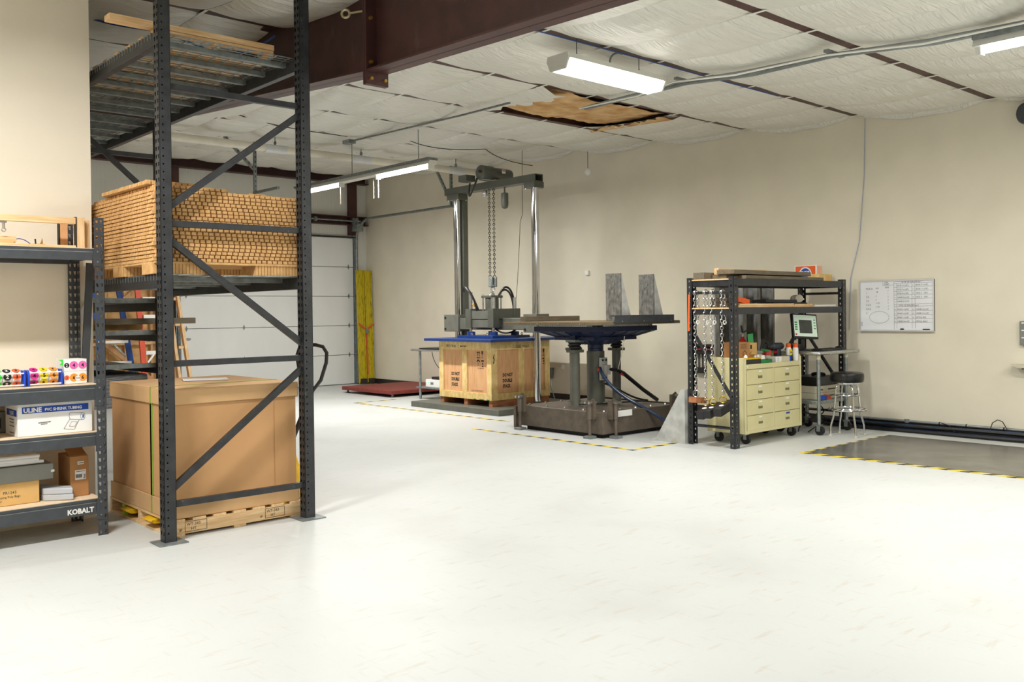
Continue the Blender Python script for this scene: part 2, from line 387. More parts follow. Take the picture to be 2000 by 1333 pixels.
# wall girts and columns of the back wall
def trim(n, mb, m='brown_steel'): return struct(mb.build('trim_%d' % n, m))
def channel_x(x0, x1, y, z0, z1, d=.09):   # C-channel along X, open side to the room
    return MB().box(x0, x1, y-.02, y, z0, z1).box(x0, x1, y-d, y-.02, z0, z0+.02).box(x0, x1, y-d, y-.02, z1-.02, z1)
trim(1, channel_x(2.22, 10.8, YB, 4.20, 4.38, .16))
trim(2, channel_x(6.3, 10.8, YB, 3.33, 3.52, .14))
trim(3, MB().box(10.36, 10.54, YB-.10, YB, 3.13, 4.20))
trim(4, MB().box(6.60, 6.74, YB-.10, YB, 3.13, 4.20))
trim(5, MB().box(6.56, 6.64, YB-.06, YB, 0, 3.13), 'baseboard_dark')

# ------------------------------------------------------------------ ceiling: roof deck, purlins, straps and insulation pillows
x0, x1, y0, y1 = -6.1, XW+.12, -6.1, YB+.12; t = .16
ceiling = struct(MB().add([(x0,y0,roof_z(y0)+t),(x1,y0,roof_z(y0)+t),(x1,y1,roof_z(y1)+t),(x0,y1,roof_z(y1)+t),
    (x0,y0,roof_z(y0)+t+.1),(x1,y0,roof_z(y0)+t+.1),(x1,y1,roof_z(y1)+t+.1),(x0,y1,roof_z(y1)+t+.1)],
    [(0,1,2,3),(7,6,5,4),(0,4,5,1),(1,5,6,2),(2,6,7,3),(3,7,4,0)]).build('ceiling', 'vinyl'))
PY = [4.0+1.59*k for k in range(-6, 9)]
CELL = .762; PX0 = 10.755
def purlin_mesh():
    m = MB()
    m.box(-6, XW, -.045, .045, 0, .012).box(-6, XW, .030, .045, .012, .15)
    return m
pm = None
for y in PY:
    if y > YB-.1: continue
    if pm is None:
        pm = purlin_mesh().mesh('purlin'); pm.materials.append(MATS['brown_steel'])
    share('purlin', pm, ceiling, (0, y, roof_z(y)))
def pillow(seed, w, d, sag=.075, n=14, k=16):
    rnd = random.Random(seed); m = MB(); ph = [rnd.uniform(0, 6.28) for _ in range(6)]; vs = []; fs = []
    for j in range(k+1):
        for i in range(n+1):
            u, v = i/n, j/k
            z = .006-sag*(4*v*(1-v))**.7*(.55+.45*(4*u*(1-u))**.6)-.030*(4*u*(1-u))**.5*(4*v*(1-v))**.35
            e = (4*v*(1-v))*(4*u*(1-u))
            z += e*(.010*math.sin(9*u+5*v+ph[0])+.008*math.sin(14*v-6*u+ph[1])+.006*math.sin(22*u+9*v+ph[2]))
            z += .05*(v-.5)*0+.05*d*(v-.5)*1.0
            vs.append(((u-.5)*w, (v-.5)*d, z))
    for j in range(k):
        for i in range(n):
            a = j*(n+1)+i; fs.append((a, a+1, a+n+2, a+n+1))
    me = bpy.data.meshes.new('insulation_panel'); me.from_pydata(vs, [], fs)
    me.polygons.foreach_set('use_smooth', [True]*len(me.polygons)); me.materials.append(MATS['vinyl']); return me
PD = 1.59-.075
pill = [pillow(s, CELL-.004, PD) for s in range(6)]
pill_edge = pillow(40, XW-PX0+.02, PD)
HOLE = (7.18, (7.2, 9.35))
strap_me = MB().box(-.012, .012, -.09, .09, -.014, -.009).mesh('strap'); strap_me.materials.append(MATS['strap_white'])
for bi, y in enumerate(PY):
    if y < .5: continue
    ym = y+1.59/2; full = y+1.59 < YB+.3
    for k in range(12):
        xc = PX0-CELL*(k+.5)
        if y+1.59 > YB:  # last bay is cut by the wall
            continue
        if abs(y-HOLE[0]) < .1 and HOLE[1][0] < xc < HOLE[1][1]: continue
        o = share('insulation_panel', pill[(k*5+bi*3) % 6], ceiling, (xc, ym, roof_z(ym)))
        if (k+bi) % 2: o.scale.x = -1
    share('insulation_panel', pill_edge, ceiling, ((PX0+XW)/2, ym, roof_z(ym))) if y+1.59 < YB else None
    for k in range(12):
        share('strap', strap_me, ceiling, (PX0-CELL*k, y, roof_z(y)))
last = pillow(50, CELL-.004, YB-PY[-1] if False else YB-.02-(PY[-2]+1.59 if PY[-1] > YB else PY[-1])-.04)
yl = [y for y in PY if y < YB-.1][-1]
last = pillow(50, CELL-.004, YB-yl-.06)
for k in range(12):
    share('insulation_panel', last, ceiling, (PX0-CELL*(k+.5), (yl+YB)/2, roof_z((yl+YB)/2)))
# torn bay: bare fiberglass batt and its ragged facing
mb = MB(); n, k = 26, 14; vs = []; fs = []; rnd = random.Random(3)
hx0, hx1, hy0, hy1 = 7.10, 9.30, 7.24, 8.70
for j in range(k+1):
    for i in range(n+1):
        u, v = i/n, j/k; x = hx0+(hx1-hx0)*u; y = hy0+(hy1-hy0)*v
        z = roof_z(y)+.02-.05*4*u*(1-u)+.012*math.sin(13*u+7*v)+rnd.uniform(-.008, .008)
        if v > .80: z += (v-.80)*.55
        vs.append((x, y, z))
for j in range(k):
    for i in range(n): a = j*(n+1)+i; fs.append((a, a+1, a+n+2, a+n+1))
mb.add(vs, fs); fb = mb.build('fiberglass_batt', 'fiberglass', ceiling); fb['label'] = 'bare tan fiberglass insulation in the torn ceiling bay'
def torn(name, pts_a, pts_b, m):
    v = []; f = []; rnd = random.Random(5); n = 24
    for i in range(n+1):
        t = i/n; a = Vector(pts_a[0]).lerp(Vector(pts_a[1]), t); b = Vector(pts_b[0]).lerp(Vector(pts_b[1]), t)
        j = rnd.uniform(-.05, .05); c = a.lerp(b, .5)+Vector((0, 0, -.055)); d = b+(b-a).normalized()*j
        v += [a, c, d+Vector((0, 0, -.03+rnd.uniform(-.02, .02)))]
    for i in range(n): f += [(3*i, 3*i+1, 3*i+4, 3*i+3), (3*i+1, 3*i+2, 3*i+5, 3*i+4)]
    return MB().add(v, f).build(name, m, ceiling)
torn('torn_facing', ((7.0, 7.22, roof_z(7.2)), (7.0, 8.72, roof_z(8.7))), ((7.42, 7.28, roof_z(7.3)-.02), (7.36, 8.62, roof_z(8.6)-.02)), 'vinyl')
torn('torn_facing', ((9.42, 7.22, roof_z(7.2)), (9.42, 8.72, roof_z(8.7))), ((9.16, 7.28, roof_z(7.3)-.02), (9.24, 8.66, roof_z(8.6)-.03)), 'fiberglass')

# ------------------------------------------------------------------ main roof beam (two tapered halves bolted together)
rb = thing('roof_beam', 'deep dark brown steel roof beam crossing above the pallet rack', 'beam', (3.78, 5.7, 3.2))
def taper(ya, za, yb, zb, bot):
    zt = lambda y: roof_z(y)-.01
    m = MB()
    # web
    m.add([(3.775,ya,za),(3.785,ya,za),(3.785,yb,zb),(3.775,yb,zb),(3.775,ya,zt(ya)),(3.785,ya,zt(ya)),(3.785,yb,zt(yb)),(3.775,yb,zt(yb))],
        [(0,1,2,3),(7,6,5,4),(0,4,5,1),(1,5,6,2),(2,6,7,3),(3,7,4,0)])
    def fl(a0, a1):
        m.add([(3.69,ya,a0),(3.87,ya,a0),(3.87,yb,a1),(3.69,yb,a1),(3.69,ya,a0+.014),(3.87,ya,a0+.014),(3.87,yb,a1+.014),(3.69,yb,a1+.014)],
            [(0,1,2,3),(7,6,5,4),(0,4,5,1),(1,5,6,2),(2,6,7,3),(3,7,4,0)])
    fl(za, zb); fl(zt(ya)-.014, zt(yb)-.014)
    return m
ys = 5.66
taper(-6, 2.86, ys, 3.235, 0).build('tapered_half', 'brown_steel', rb)
taper(ys, 3.235, YB, 4.10, 0).build('tapered_half', 'brown_steel', rb)
MB().box(3.685, 3.875, ys-.022, ys-.002, 3.14, roof_z(ys)-.015).build('splice_plate', 'brown_steel', rb)
MB().box(3.685, 3.875, ys+.002, ys+.022, 3.14, roof_z(ys)-.015).build('splice_plate', 'brown_steel', rb)
for x in (3.72, 3.84):
    for z in (3.18, 3.30, 3.62):
        MB().cyl((x, ys-.045, z), (x, ys+.045, z), .013, 6).build('bolt', 'brass', rb)
ey = thing('eye_bolt', 'pale eye bolt on the side of the brown roof beam', 'eye bolt', (3.72, 5.85, 3.72))
mb = MB().torus((3.70, 5.93, 3.72), (1, 1, 0), .030, .010, 16, 6); mb.build('eye', 'eyebolt', ey)
MB().cyl((3.715, 5.90, 3.72), (3.775, 5.72, 3.71), .008, 8).build('shank', 'eyebolt', ey)

# ------------------------------------------------------------------ sectional garage door
dr = struct(B(6.72, 10.48, YB+.02, YB+.03, 0, 3.13).build('door_1', 'door_white'))
YD = YB-.05
for k in range(5):
    z = .012+.612*k
    pm_ = B(6.74, 10.46, YD, YD+.045, z, z+.604).build('panel', 'door_white', dr, bevel=.006)
    for x in (6.86, 7.99, 9.2, 10.34):
        if k:
            MB().prism([(x-.022, z), (x, z-.055), (x+.022, z), (x, z+.055)], 'y', YD-.008, YD).build('hinge', 'galv_dull', dr)
MB().box(6.70, 10.50, YD-.03, YD+.03, 3.075, 3.10).build('top_seal', 'baseboard_dark', dr)
h = MB().box(6.80, 6.93, YD-.03, YD-.005, 1.03, 1.06).box(6.78, 6.84, YD-.02, YD, .98, 1.12); h.build('latch', 'galvanized', dr)
for s, x in ((1, 10.50), (-1, 6.70)):
    tr = thing('door_track', ('galvanized roller track at the right edge of the white garage door' if s > 0 else 'galvanized roller track at the left edge of the white garage door'), 'track', (x, YD-.08, 0))
    pts = [(x, YD-.07, .02), (x, YD-.07, 3.0)]+arc((x, YD-.52, 3.0), .45, 0, 90, 8, 'yz')[1:]+[(x, 13.4 if s > 0 else 15.4, 3.46 if s > 0 else 3.45)]
    if s > 0: pts = [(p[0]+(.0 if p[2] < 3.3 else .12 if i == len(pts)-1 else .03), p[1], p[2]) for i, p in enumerate(pts)]
    m_ = MB()
    for a, b in zip(pts[:-1], pts[1:]): m_.bar(a, b, .055, .02, (0, 1, 0) if abs(b[2]-a[2]) > abs(b[1]-a[1]) else (0, 0, 1))
    m_.tube(pts, .026, 6); m_.build('rail', 'galv_dull', tr)
    MB().box(x-.03 if s > 0 else x-.05, x+.05 if s > 0 else x+.03, YD-.045, YD+.04, 0, 3.06).build('jamb_angle', 'galvanized', tr)
    for z in (.62, 1.236, 1.848, 2.46, 3.05):
        MB().cyl((x-.06*s, YD-.07, z), (x+.03*s, YD-.07, z), .02, 10).build('roller', 'galv_dull', tr)
sh = thing('door_shaft', 'steel torsion shaft with cable drum above the white garage door', 'shaft', (9.9, YB-.2, 3.4))
MB().cyl((8.2, YB-.20, 3.41), (10.56, YB-.20, 3.41), .016, 10).build('rod', 'galvanized', sh)
MB().lathe([(.045, 0), (.075, .01), (.062, .03), (.062, .06), (.075, .09), (.045, .10)], (0, 0, 0), 18)
mb = MB(Matrix.Translation((10.38, YB-.20, 3.41)) @ Matrix.Rotation(PI/2, 4, 'Y')); mb.lathe([(.045, 0), (.08, .01), (.062, .03), (.062, .06), (.08, .09), (.045, .10)], (0, 0, 0), 18); mb.build('drum', 'galv_dull', sh)
mb = MB(Matrix.Translation((9.46, YB-.20, 3.41)) @ Matrix.Rotation(PI/2, 4, 'Y')); mb.lathe([(.03, 0), (.05, .01), (.05, .05), (.03, .06)], (0, 0, 0), 14); mb.build('bearing', 'galv_dull', sh)
MB().box(10.40, 10.56, YB-.30, YB, 3.20, 3.36).build('bracket_plate', 'galvanized', sh)
# strut hangers of the door track
def strut(name, label, pts):
    t_ = thing(name, label, 'strut', pts[0][1])
    for a, b in pts:
        d = Vector(b)-Vector(a); MB().bar(a, b, .042, .042).build('channel', 'galv_dull', t_)
        mb = MB(); n = int(d.length/.075)
        for i in range(n):
            p = Vector(a)+d*((i+.5)/n); mb.box(p.x-.008, p.x+.008, p.y-.0225, p.y-.0212, p.z-.016, p.z+.016)
        o = mb.build('slot_row', 'baseboard_dark', t_); o['kind'] = 'stuff'
    return t_
strut('strut_hanger', 'perforated strut hanger holding the track beside the grey press', [((10.62, 13.45, 4.24), (10.62, 13.45, 3.47)), ((10.20, 13.45, 4.24), (10.60, 13.45, 3.55)), ((10.54, 13.45, 4.245), (10.74, 13.45, 4.245))])
strut('strut_hanger', 'perforated strut hanger seen above the honeycomb cardboard stack', [((6.72, 13.5, 4.24), (6.72, 13.5, 3.40)), ((6.22, 13.5, 4.24), (6.70, 13.5, 3.78)), ((6.70, 13.5, 3.40), (6.70, 12.7, 3.40))])

# ------------------------------------------------------------------ pipe, conduits, wires
PYP, PZP = 12.5, 3.945
pp = thing('vent_pipe', 'long beige pipe running level under the ceiling at the back', 'pipe', (8, PYP, PZP))
MB().cyl((2.3, PYP, PZP), (XW, PYP, PZP), .058, 16, cap=True).build('pipe_run', 'pipe_white', pp)
for x in (6.55, 8.05, 9.98):
    MB().cyl((x-.17, PYP, PZP-.004), (x+.17, PYP, PZP-.004), .064, 16).build('saddle', 'frame_pale', pp)
    MB().torus((x, PYP, PZP+.085), (1, 0, 0), .03, .008, 12, 5).build('clevis', 'galvanized', pp)
    MB().cyl((x, PYP, PZP+.06), (x, PYP, roof_z(PYP)-.02), .006, 8).build('hanger_rod', 'wire_grey', pp)
dl = thing('pipe_stub', 'white paper roll like pipe end beside the rack column under the beam', 'pipe', (4.3, 8.1, 3.7))
MB().cyl((4.06, 7.85, 3.72), (4.34, 8.18, 3.72), .06, 18).build('sleeve', 'pipe_white', dl)
MB().cyl((4.045, 7.832, 3.72), (4.06, 7.85, 3.72), .056, 18).build('end_cap', 'cardboard_brown', dl)
cz = lambda y: roof_z(y)-.115
c1 = thing('conduit_run', 'thin grey conduit ending in a junction box above the strip light', 'conduit', (7.35, 10, 4.05))
MB().tube([(7.40, 11.75, cz(11.75)), (7.12, 8.80, cz(8.8)), (6.98, 7.75, cz(7.75))], .013, 8).build('tube', 'galv_dull', c1)
MB().box(7.34, 7.46, 11.72, 11.90, cz(11.8)-.035, cz(11.8)+.02).build('junction_box', 'galvanized', c1)
c2 = thing('conduit_bundle', 'bundle of grey conduits crossing the ceiling purlins towards the right', 'conduit', (7.35, 4, 3.75))
for i, (dx, dz, r, mm) in enumerate(((0, 0, .014, 'conduit'), (.045, -.004, .012, 'galv_dull'), (.10, .004, .011, 'conduit'), (-.05, -.012, .009, 'strap_white'))):
    pts = [(7.75+dx, 7.35, cz(7.35)+dz), (7.42+dx, 6.2, cz(6.2)-.03+dz), (7.30+dx*1.5, 5.62, cz(5.62)-.02+dz), (7.30+dx*2, 4.9, cz(4.9)-.035+dz), (7.30+dx, 4.02, cz(4.02)-.02+dz), (7.36+dx*1.6, 3.2, cz(3.2)-.03+dz), (7.40+dx, 2.0, cz(2.0)+dz)]
    if i == 3: pts = [(p[0], p[1], p[2]-.03*(k % 2)) for k, p in enumerate(pts)]
    MB().tube(pts, r, 8).build('tube', mm, c2)
for y in (5.59, 4.0):
    MB().box(7.22, 7.50, y-.022, y+.022, cz(y)-.012, cz(y)+.012).build('clamp_plate', 'galv_dull', c2)
def wire(name, label, pts, r, m, cat='wire'): return tag(MB().tube(pts, r, 6).build(name, m), label, cat)
wire('drop_cord', 'pale blue cord hanging down the wall beside the whiteboard', [(XW-.02, 5.47, roof_z(5.5)-.05), (XW-.02, 5.49, 3.1), (XW-.02, 5.56, 2.3), (XW-.02, 5.68, 1.84), (XW-.02, 5.70, 1.2)], .0045, 'cord_pale', 'cord')
wire('ceiling_wire', 'slack dark wire sagging under the ceiling right of the strip light', bez((8.0, 11.2, 4.07), (8.4, 11.2, 3.95), (8.9, 11.1, 3.98), (9.3, 10.9, 4.02))+bez((9.3, 10.9, 4.02), (9.5, 10.9, 3.9), (9.9, 10.9, 3.86), (10.3, 10.9, 3.86)), .006, 'ink')
wire('ceiling_wire', 'thin dark wire leading left from the junction box under the ceiling', bez((5.2, 11.2, 4.10), (6, 11.4, 4.0), (6.8, 11.6, 4.08), (7.36, 11.8, 4.12)), .006, 'ink')
wire('overhead_cable', 'blue cord looping below the ceiling above the top pallet', bez((2.45, 7.9, 3.93), (2.6, 7.6, 3.80), (2.75, 7.5, 3.80), (2.86, 7.3, 3.74))+bez((3.1, 7.2, 3.66), (3.35, 7.2, 3.58), (3.5, 7.2, 3.62), (3.68, 7.0, 3.80))[1:], .009, 'wire_blue', 'cord')
wire('ceiling_wire', 'blue cable lying along the ceiling purlin above the wrap light', [(5.3, 5.56, roof_z(5.56)-.03), (6.4, 5.555, roof_z(5.56)-.028), (7.6, 5.56, roof_z(5.56)-.03), (9.0, 5.56, roof_z(5.56)-.03)], .006, 'wire_blue')

# ------------------------------------------------------------------ light fixtures
def wrap_fixture(x, y, label, along='x'):
    z = wrap_z(y); t_ = thing('wrap_light', label, 'ceiling light', (x, y, z-.07), 'wrap ceiling lights')
    L = .64; prof = [(-.135, .06), (.135, .06), (.135, .025), (.09, -.03), (-.09, -.03), (-.135, .025)]
    dif = [(-.13, .02), (.13, .02), (.088, -.065), (-.088, -.065)]
    MB().prism([(y+p, z+q) for p, q in [(-.12, .065), (.12, .065), (.13, .02), (-.13, .02)]], 'x', x-L, x+L).build('housing', 'fixture_white', t_)
    MB().prism([(y+p, z+q) for p, q in dif], 'x', x-L+.02, x+L-.02).build('diffuser', 'diffuser', t_)
    for s in (-1, 1):
        MB().prism([(y+p, z+q) for p, q in [(-.122, .067), (.122, .067), (.134, .02), (.092, -.068), (-.092, -.068), (-.134, .02)]], 'x', x+s*(L+.018), x+s*(L+.001)).build('end_cap', 'fixture_white', t_)
        mb = MB(); cx = x+s*.42
        for yy in (-.04, .04): mb.cyl((cx, y+yy, z+.065), (cx, y, z+.12), .004, 6)
        mb.cyl((cx, y, z+.12), (cx, y, roof_z(y)-.002), .004, 6); mb.build('chain', 'wire_grey', t_)
    return t_
w0 = wrap_fixture(6.25, 5.59, 'glowing white wrap light hanging left of the torn ceiling bay')
MB().tube(bez((6.32, 5.62, wrap_z(5.6)+.06), (6.25, 5.6, 3.74), (6.28, 5.6, 3.84), (6.42, 5.57, 3.83)), .010, 6).build('flex_whip', 'conduit', w0)
WRAP_LABELS = ('white wrap light hanging outside the photo near the middle front', 'white wrap light hanging in front of the charcoal shelf, outside the photo', 'white wrap light above the camera', 'white wrap light behind the camera near the beam', 'white wrap light behind the camera right of the beam', 'white wrap light behind the camera nearest the right wall', 'white wrap light farthest to the left, outside the photo')
for (x, y), lb in zip(WRAPS[1:], WRAP_LABELS): wrap_fixture(x, y, lb)
def strip_fixture(label, ya, tubes, rods, cords):
    yb = ya+3.62
    st = thing('strip_light', label, 'ceiling light', (7.42, (ya+yb)/2, 3.42))
    MB().prism([(7.42-.05, 3.52), (7.42+.05, 3.52), (7.42+.07, 3.46), (7.42-.07, 3.46)], 'y', ya, yb).build('housing', 'fixture_white', st)
    MB().box(7.34, 7.50, ya, yb, 3.512, 3.545).build('top_channel', 'galv_dull', st)
    for y0, y1 in tubes:
        MB().cyl((7.42, y0, 3.436), (7.42, y1, 3.436), .028, 12).build('tube', 'tube_glow', st)
        for y in (y0-.03, y1+.03): MB().box(7.38, 7.46, y-.02, y+.02, 3.40, 3.47).build('socket', 'fixture_white', st)
    for y in rods: MB().cyl((7.42, y, 3.54), (7.42, y, cz(y)), .005, 6).build('hanger_rod', 'wire_grey', st)
    for y in cords: MB().cyl((7.42, y, 3.42), (7.42, y, 3.14), .006, 6).build('pull_cord', 'pipe_white', st)
strip_fixture('long two tube strip light hanging under the ceiling at the back', 9.78, ((9.85, 11.06), (12.1, 13.32)), (10.1, 11.77), (11.08, 11.20, 12.1))
strip_fixture('strip light cut by the right edge of the photo under the ceiling', -.76, ((-.69, .53), (1.56, 2.80)), (-.3, 2.35), ())

# ================================================================== pallet rack
rk = thing('pallet_rack', 'tall black steel pallet rack with perforated columns and wire decks', 'rack', (2.82, 7.2, 0))
RX = ((2.275, 2.352), (3.288, 3.365))
def rack_column(x0, x1, y0, y1, ztop, flip, holes=True):
    m = MB(); w = x1-x0; d = y1-y0
    if not holes: m.box(x0, x1, y0, y1, 0, ztop); return m
    n = int((ztop-.04)/.0508); cells = [(0, w, 0, .04, None)]
    for i in range(n):
        v = .04+i*.0508; c = v+.0254; um = w*.30
        r = .0058; h = [(um+r*math.cos(math.radians(a)), c+r*math.sin(math.radians(a))) for a in (225, 270, 315, 0, 45, 90, 135, 180)]
        cells.append((0, w, v, v+.0508, h))
    m.perf((x0, y0, 0), (1, 0, 0), (0, 0, 1), (0, -1, 0), cells, .0025)
    cells = [(0, d, 0, .04, None)]
    for i in range(n):
        v = .04+i*.0508; c = v+.0254
        for k in (0, 1):
            a, b = k*d/2, (k+1)*d/2; q = (a+b)/2
            cells.append((a, b, v, v+.0508, [(q-.006, c-.014), (q+.006, c-.014), (q+.011, c+.012), (q-.011, c+.012)]))
    m.perf((x0, y1, 0), (0, -1, 0), (0, 0, 1), (-1, 0, 0), cells, .0025)
    m.perf((x1, y0, 0), (0, 1, 0), (0, 0, 1), (1, 0, 0), [(0, d, 0, n*.0508+.04, None)], .0025)
    m.box(x0, x0+.02, y1-.0025, y1, 0, ztop-.02).box(x1-.02, x1, y1-.0025, y1, 0, ztop-.02)
    m.box(x0+.004, x1-.004, y0+.03, y0+.032, 0, ztop-.03)
    return m
for fi, y in enumerate((5.89, 8.60, 11.3)):
    for ci, (a, b) in enumerate(RX):
        rack_column(a, b, y, y+.078, 3.80, ci, fi == 0).build('upright_column', 'black_steel', rk)
        MB().box(a-.055, b+.055, y-.06, y+.12, 0, .008).build('base_plate', 'galv_dull', rk)
    yc = y+.045
    for z in ((.243, 1.16, 2.076, 2.968) if fi == 0 else (2.076, 2.968)):
        MB().box(RX[0][1], RX[1][0], yc-.018, yc+.018, z-.02, z+.02).build('brace', 'black_steel', rk)
    for (za, zb) in ((.343, 1.083), (1.973, 1.266), (2.18, 2.906)) if fi == 0 else ((3.39, 2.566),):
        MB().bar((RX[0][1]-.01, yc, za), (RX[1][0]+.01, yc, zb), .036, .042).build('brace', 'black_steel', rk)
def beam(x0, x1, y0, y1, z0, z1, inner):
    m = MB().box(x0, x1, y0, y1, z0, z1)
    m.box(x0-.006, x1+.006, y0, y0+.006, z0-.06, z1+.05).box(x0-.006, x1+.006, y1-.006, y1, z0-.06, z1+.05)
    m.build('load_beam', 'black_steel', rk, bevel=.003)
LV = [(5.97, 8.60, 3.235, 3.32), (8.68, 11.3, 3.235, 3.32), (5.97, 8.60, 1.655, 1.74), (8.68, 11.3, 1.52, 1.60), (8.68, 11.3, 1.235, 1.30), (8.68, 11.3, .93, .99)]
for (a, b, z0, z1) in LV:
    beam(2.285, 2.335, a, b, z0, z1, 1); beam(3.305, 3.355, a, b, z0, z1, -1)
def deck(y0, y1, zt, nsup):
    dk = MB()
    for i in range(nsup):
        y = y0+(y1-y0)*(i+.5)/nsup
        MB().box(2.30, 3.34, y-.022, y+.022, zt-.034, zt-.002).build('deck_channel', 'galv_dull', rk)
    y = y0+.01
    while y < y1:
        dk.box(2.288, 3.35, y-.003, y+.003, zt+.0, zt+.006); dk.box(2.282, 2.288, y-.003, y+.003, zt-.035, zt+.006); y += .052
    x = 2.32
    while x < 3.34: dk.box(x-.003, x+.003, y0, y1, zt-.002, zt+.003); x += .105
    o = dk.build('wire_deck', 'galvanized', rk); o['kind'] = 'stuff'; return o
deck(5.98, 8.58, 3.322, 8); deck(8.70, 11.28, 3.322, 7); deck(5.98, 8.58, 1.742, 5)
for zt in (1.60, 1.30, .99):
    MB().box(2.34, 3.30, 8.70, 8.75, zt, zt+.042).build('deck_lip', 'galv_dull', rk)
    MB().box(2.34, 3.30, 8.75, 11.25, zt, zt+.012).build('deck_board', 'black_steel', rk)

def wooden_pallet(name, label, X0, X1, Y0, Y1, z0, z1, along, nb, mlong, mcross, bw=.09):
    """along: axis the stringers run"""
    p = thing(name, label, 'pallet', ((X0+X1)/2, (Y0+Y1)/2, z0)); tb = .016
    if along == 'x':
        for k in range(3):
            y = Y0+(Y1-Y0-.04)*k/2
            MB().box(X0, X1, y, y+.04, z0+tb, z1-tb).build('stringer', mlong, p, bevel=.002)
        for k in range(nb):
            x = X0+(X1-X0-bw)*k/(nb-1); MB().box(x, x+bw, Y0, Y1, z1-tb, z1).build('deck_board', mcross, p)
        for k in range(3):
            x = X0+(X1-X0-bw)*k/2; MB().box(x, x+bw, Y0, Y1, z0, z0+tb).build('bottom_board', mcross, p)
    else:
        for k in range(3):
            x = X0+(X1-X0-.04)*k/2
            MB().box(x, x+.04, Y0, Y1, z0+tb, z1-tb).build('stringer', mlong, p, bevel=.002)
        for k in range(nb):
            y = Y0+(Y1-Y0-bw)*k/(nb-1); MB().box(X0, X1, y, y+bw, z1-tb, z1).build('deck_board', mcross, p)
        for k in range(9):
            y = Y0+.13+(Y1-Y0-.13-bw)*k/8; MB().box(X0, X1, y, y+bw, z0, z0+tb).build('bottom_board', mcross, p)
    return p
tp = wooden_pallet('wooden_pallet', 'pale wooden pallet lying on the top wire deck of the rack', 2.36, 3.22, 6.15, 7.9, 3.330, 3.40, 'y', 8, 'pine_y', 'pine')
MB().box(2.06, 3.22, 6.14, 6.24, 3.402, 3.44).build('deck_board', 'pine', tp)

# ------------------------------------------------------------------ honeycomb cardboard sheets
def honey_sheet(seed, X0, X1, Y0, Y1, z0, th, shift, name='honeycomb_sheet'):
    r = random.Random(seed); m = MB(); m.box(X0+.02, X1-.014, Y0+.022, Y1, z0, z0+th)
    x = X0+shift
    while x < X1-.03:
        w = .036; j = r.uniform(0, .009); dz = r.uniform(-.0006, .0006)
        m.box(x, x+w-.006, Y0+j*.6, Y0+.024, z0+.0025+dz, z0+th-.0015+dz); x += .0405
    y = Y0+.012+shift*.5
    while y < Y1-.02:
        j = r.uniform(0, .008); m.box(X0+j, X0+.022, y, y+.022, z0+.001, z0+th-.005); y += .028
    y = Y0+.02
    while y < Y1-.02: m.box(X1-.014, X1-r.uniform(0, .008), y, y+.03, z0+.002, z0+th-.003); y += .04
    return m
hp = thing('honeycomb_pallet', 'honeycomb cardboard pallet with ribbed feet under the stacked sheets', 'pallet', (2.85, 6.65, 1.75))
HT, HZ0, NH = .0255, 1.832, 19
MB().box(2.27, 3.42, 5.99, 7.33, 1.818, 1.832).build('deck_sheet', 'honeycomb', hp)
for i, (xa, xb) in enumerate(((2.27, 2.62), (2.98, 3.40))):
    for j, (ya, yb) in enumerate(((6.0, 6.22), (6.55, 6.77), (7.1, 7.32))):
        m_ = MB().box(xa+.006, xb-.006, ya+.006, yb-.006, 1.750, 1.818)
        x = xa
        while x < xb-.02: m_.box(x, x+.019, ya, ya+.008, 1.750, 1.818); x += .024
        y = ya+.004
        while y < yb-.02: m_.box(xa, xa+.008, y, y+.019, 1.750, 1.818); y += .024
        m_.build('foot', 'honeycomb', hp)
base = []
for s in range(4):
    o = honey_sheet(s, 2.262, 3.425, 5.992, 7.36, HZ0, HT-.001, .002+.0135*s).build('honeycomb_sheet', 'honeycomb'); base.append(o)
ORD = 'first second third fourth fifth sixth seventh eighth ninth tenth eleventh twelfth thirteenth fourteenth fifteenth sixteenth seventeenth eighteenth nineteenth'.split()
rr = random.Random(11); base_loc = [Vector(o.location) for o in base]
for i in range(NH):
    if i < 4: o = base[i]
    else: o = base[(i*3) % 4].copy(); COL.objects.link(o)
    o.location = base_loc[base.index(o)] if i < 4 else base_loc[(i*3) % 4]
    o.location = o.location+Vector((rr.uniform(-.006, .006), rr.uniform(-.003, .003), i*HT))
    ORG[o.name] = Vector(o.location)
    tag(o, ('lowest full' if i == 0 else 'topmost full' if i == NH-1 else ORD[i]+' from the bottom')+' honeycomb cardboard sheet of the thick stack on the rack', 'cardboard sheet', 'full honeycomb sheets on the rack')
zt = HZ0+NH*HT
tag(honey_sheet(21, 2.29, 2.80, 6.0, 7.25, zt, .024, .004).build('honeycomb_sheet', 'honeycomb'), 'narrow honeycomb cardboard sheet on the left of the stack top', 'cardboard sheet')
tag(honey_sheet(22, 2.95, 3.10, 6.02, 7.2, zt, .012, .01).build('honeycomb_strip', 'honeycomb'), 'thin narrow honeycomb strip near the middle of the stack top', 'cardboard sheet')
tag(honey_sheet(23, 2.25, 2.60, 6.08, 6.95, zt+.025, .030, .008).build('honeycomb_sheet', 'honeycomb'), 'small thick honeycomb sheet topmost at the left end of the stack', 'cardboard sheet')

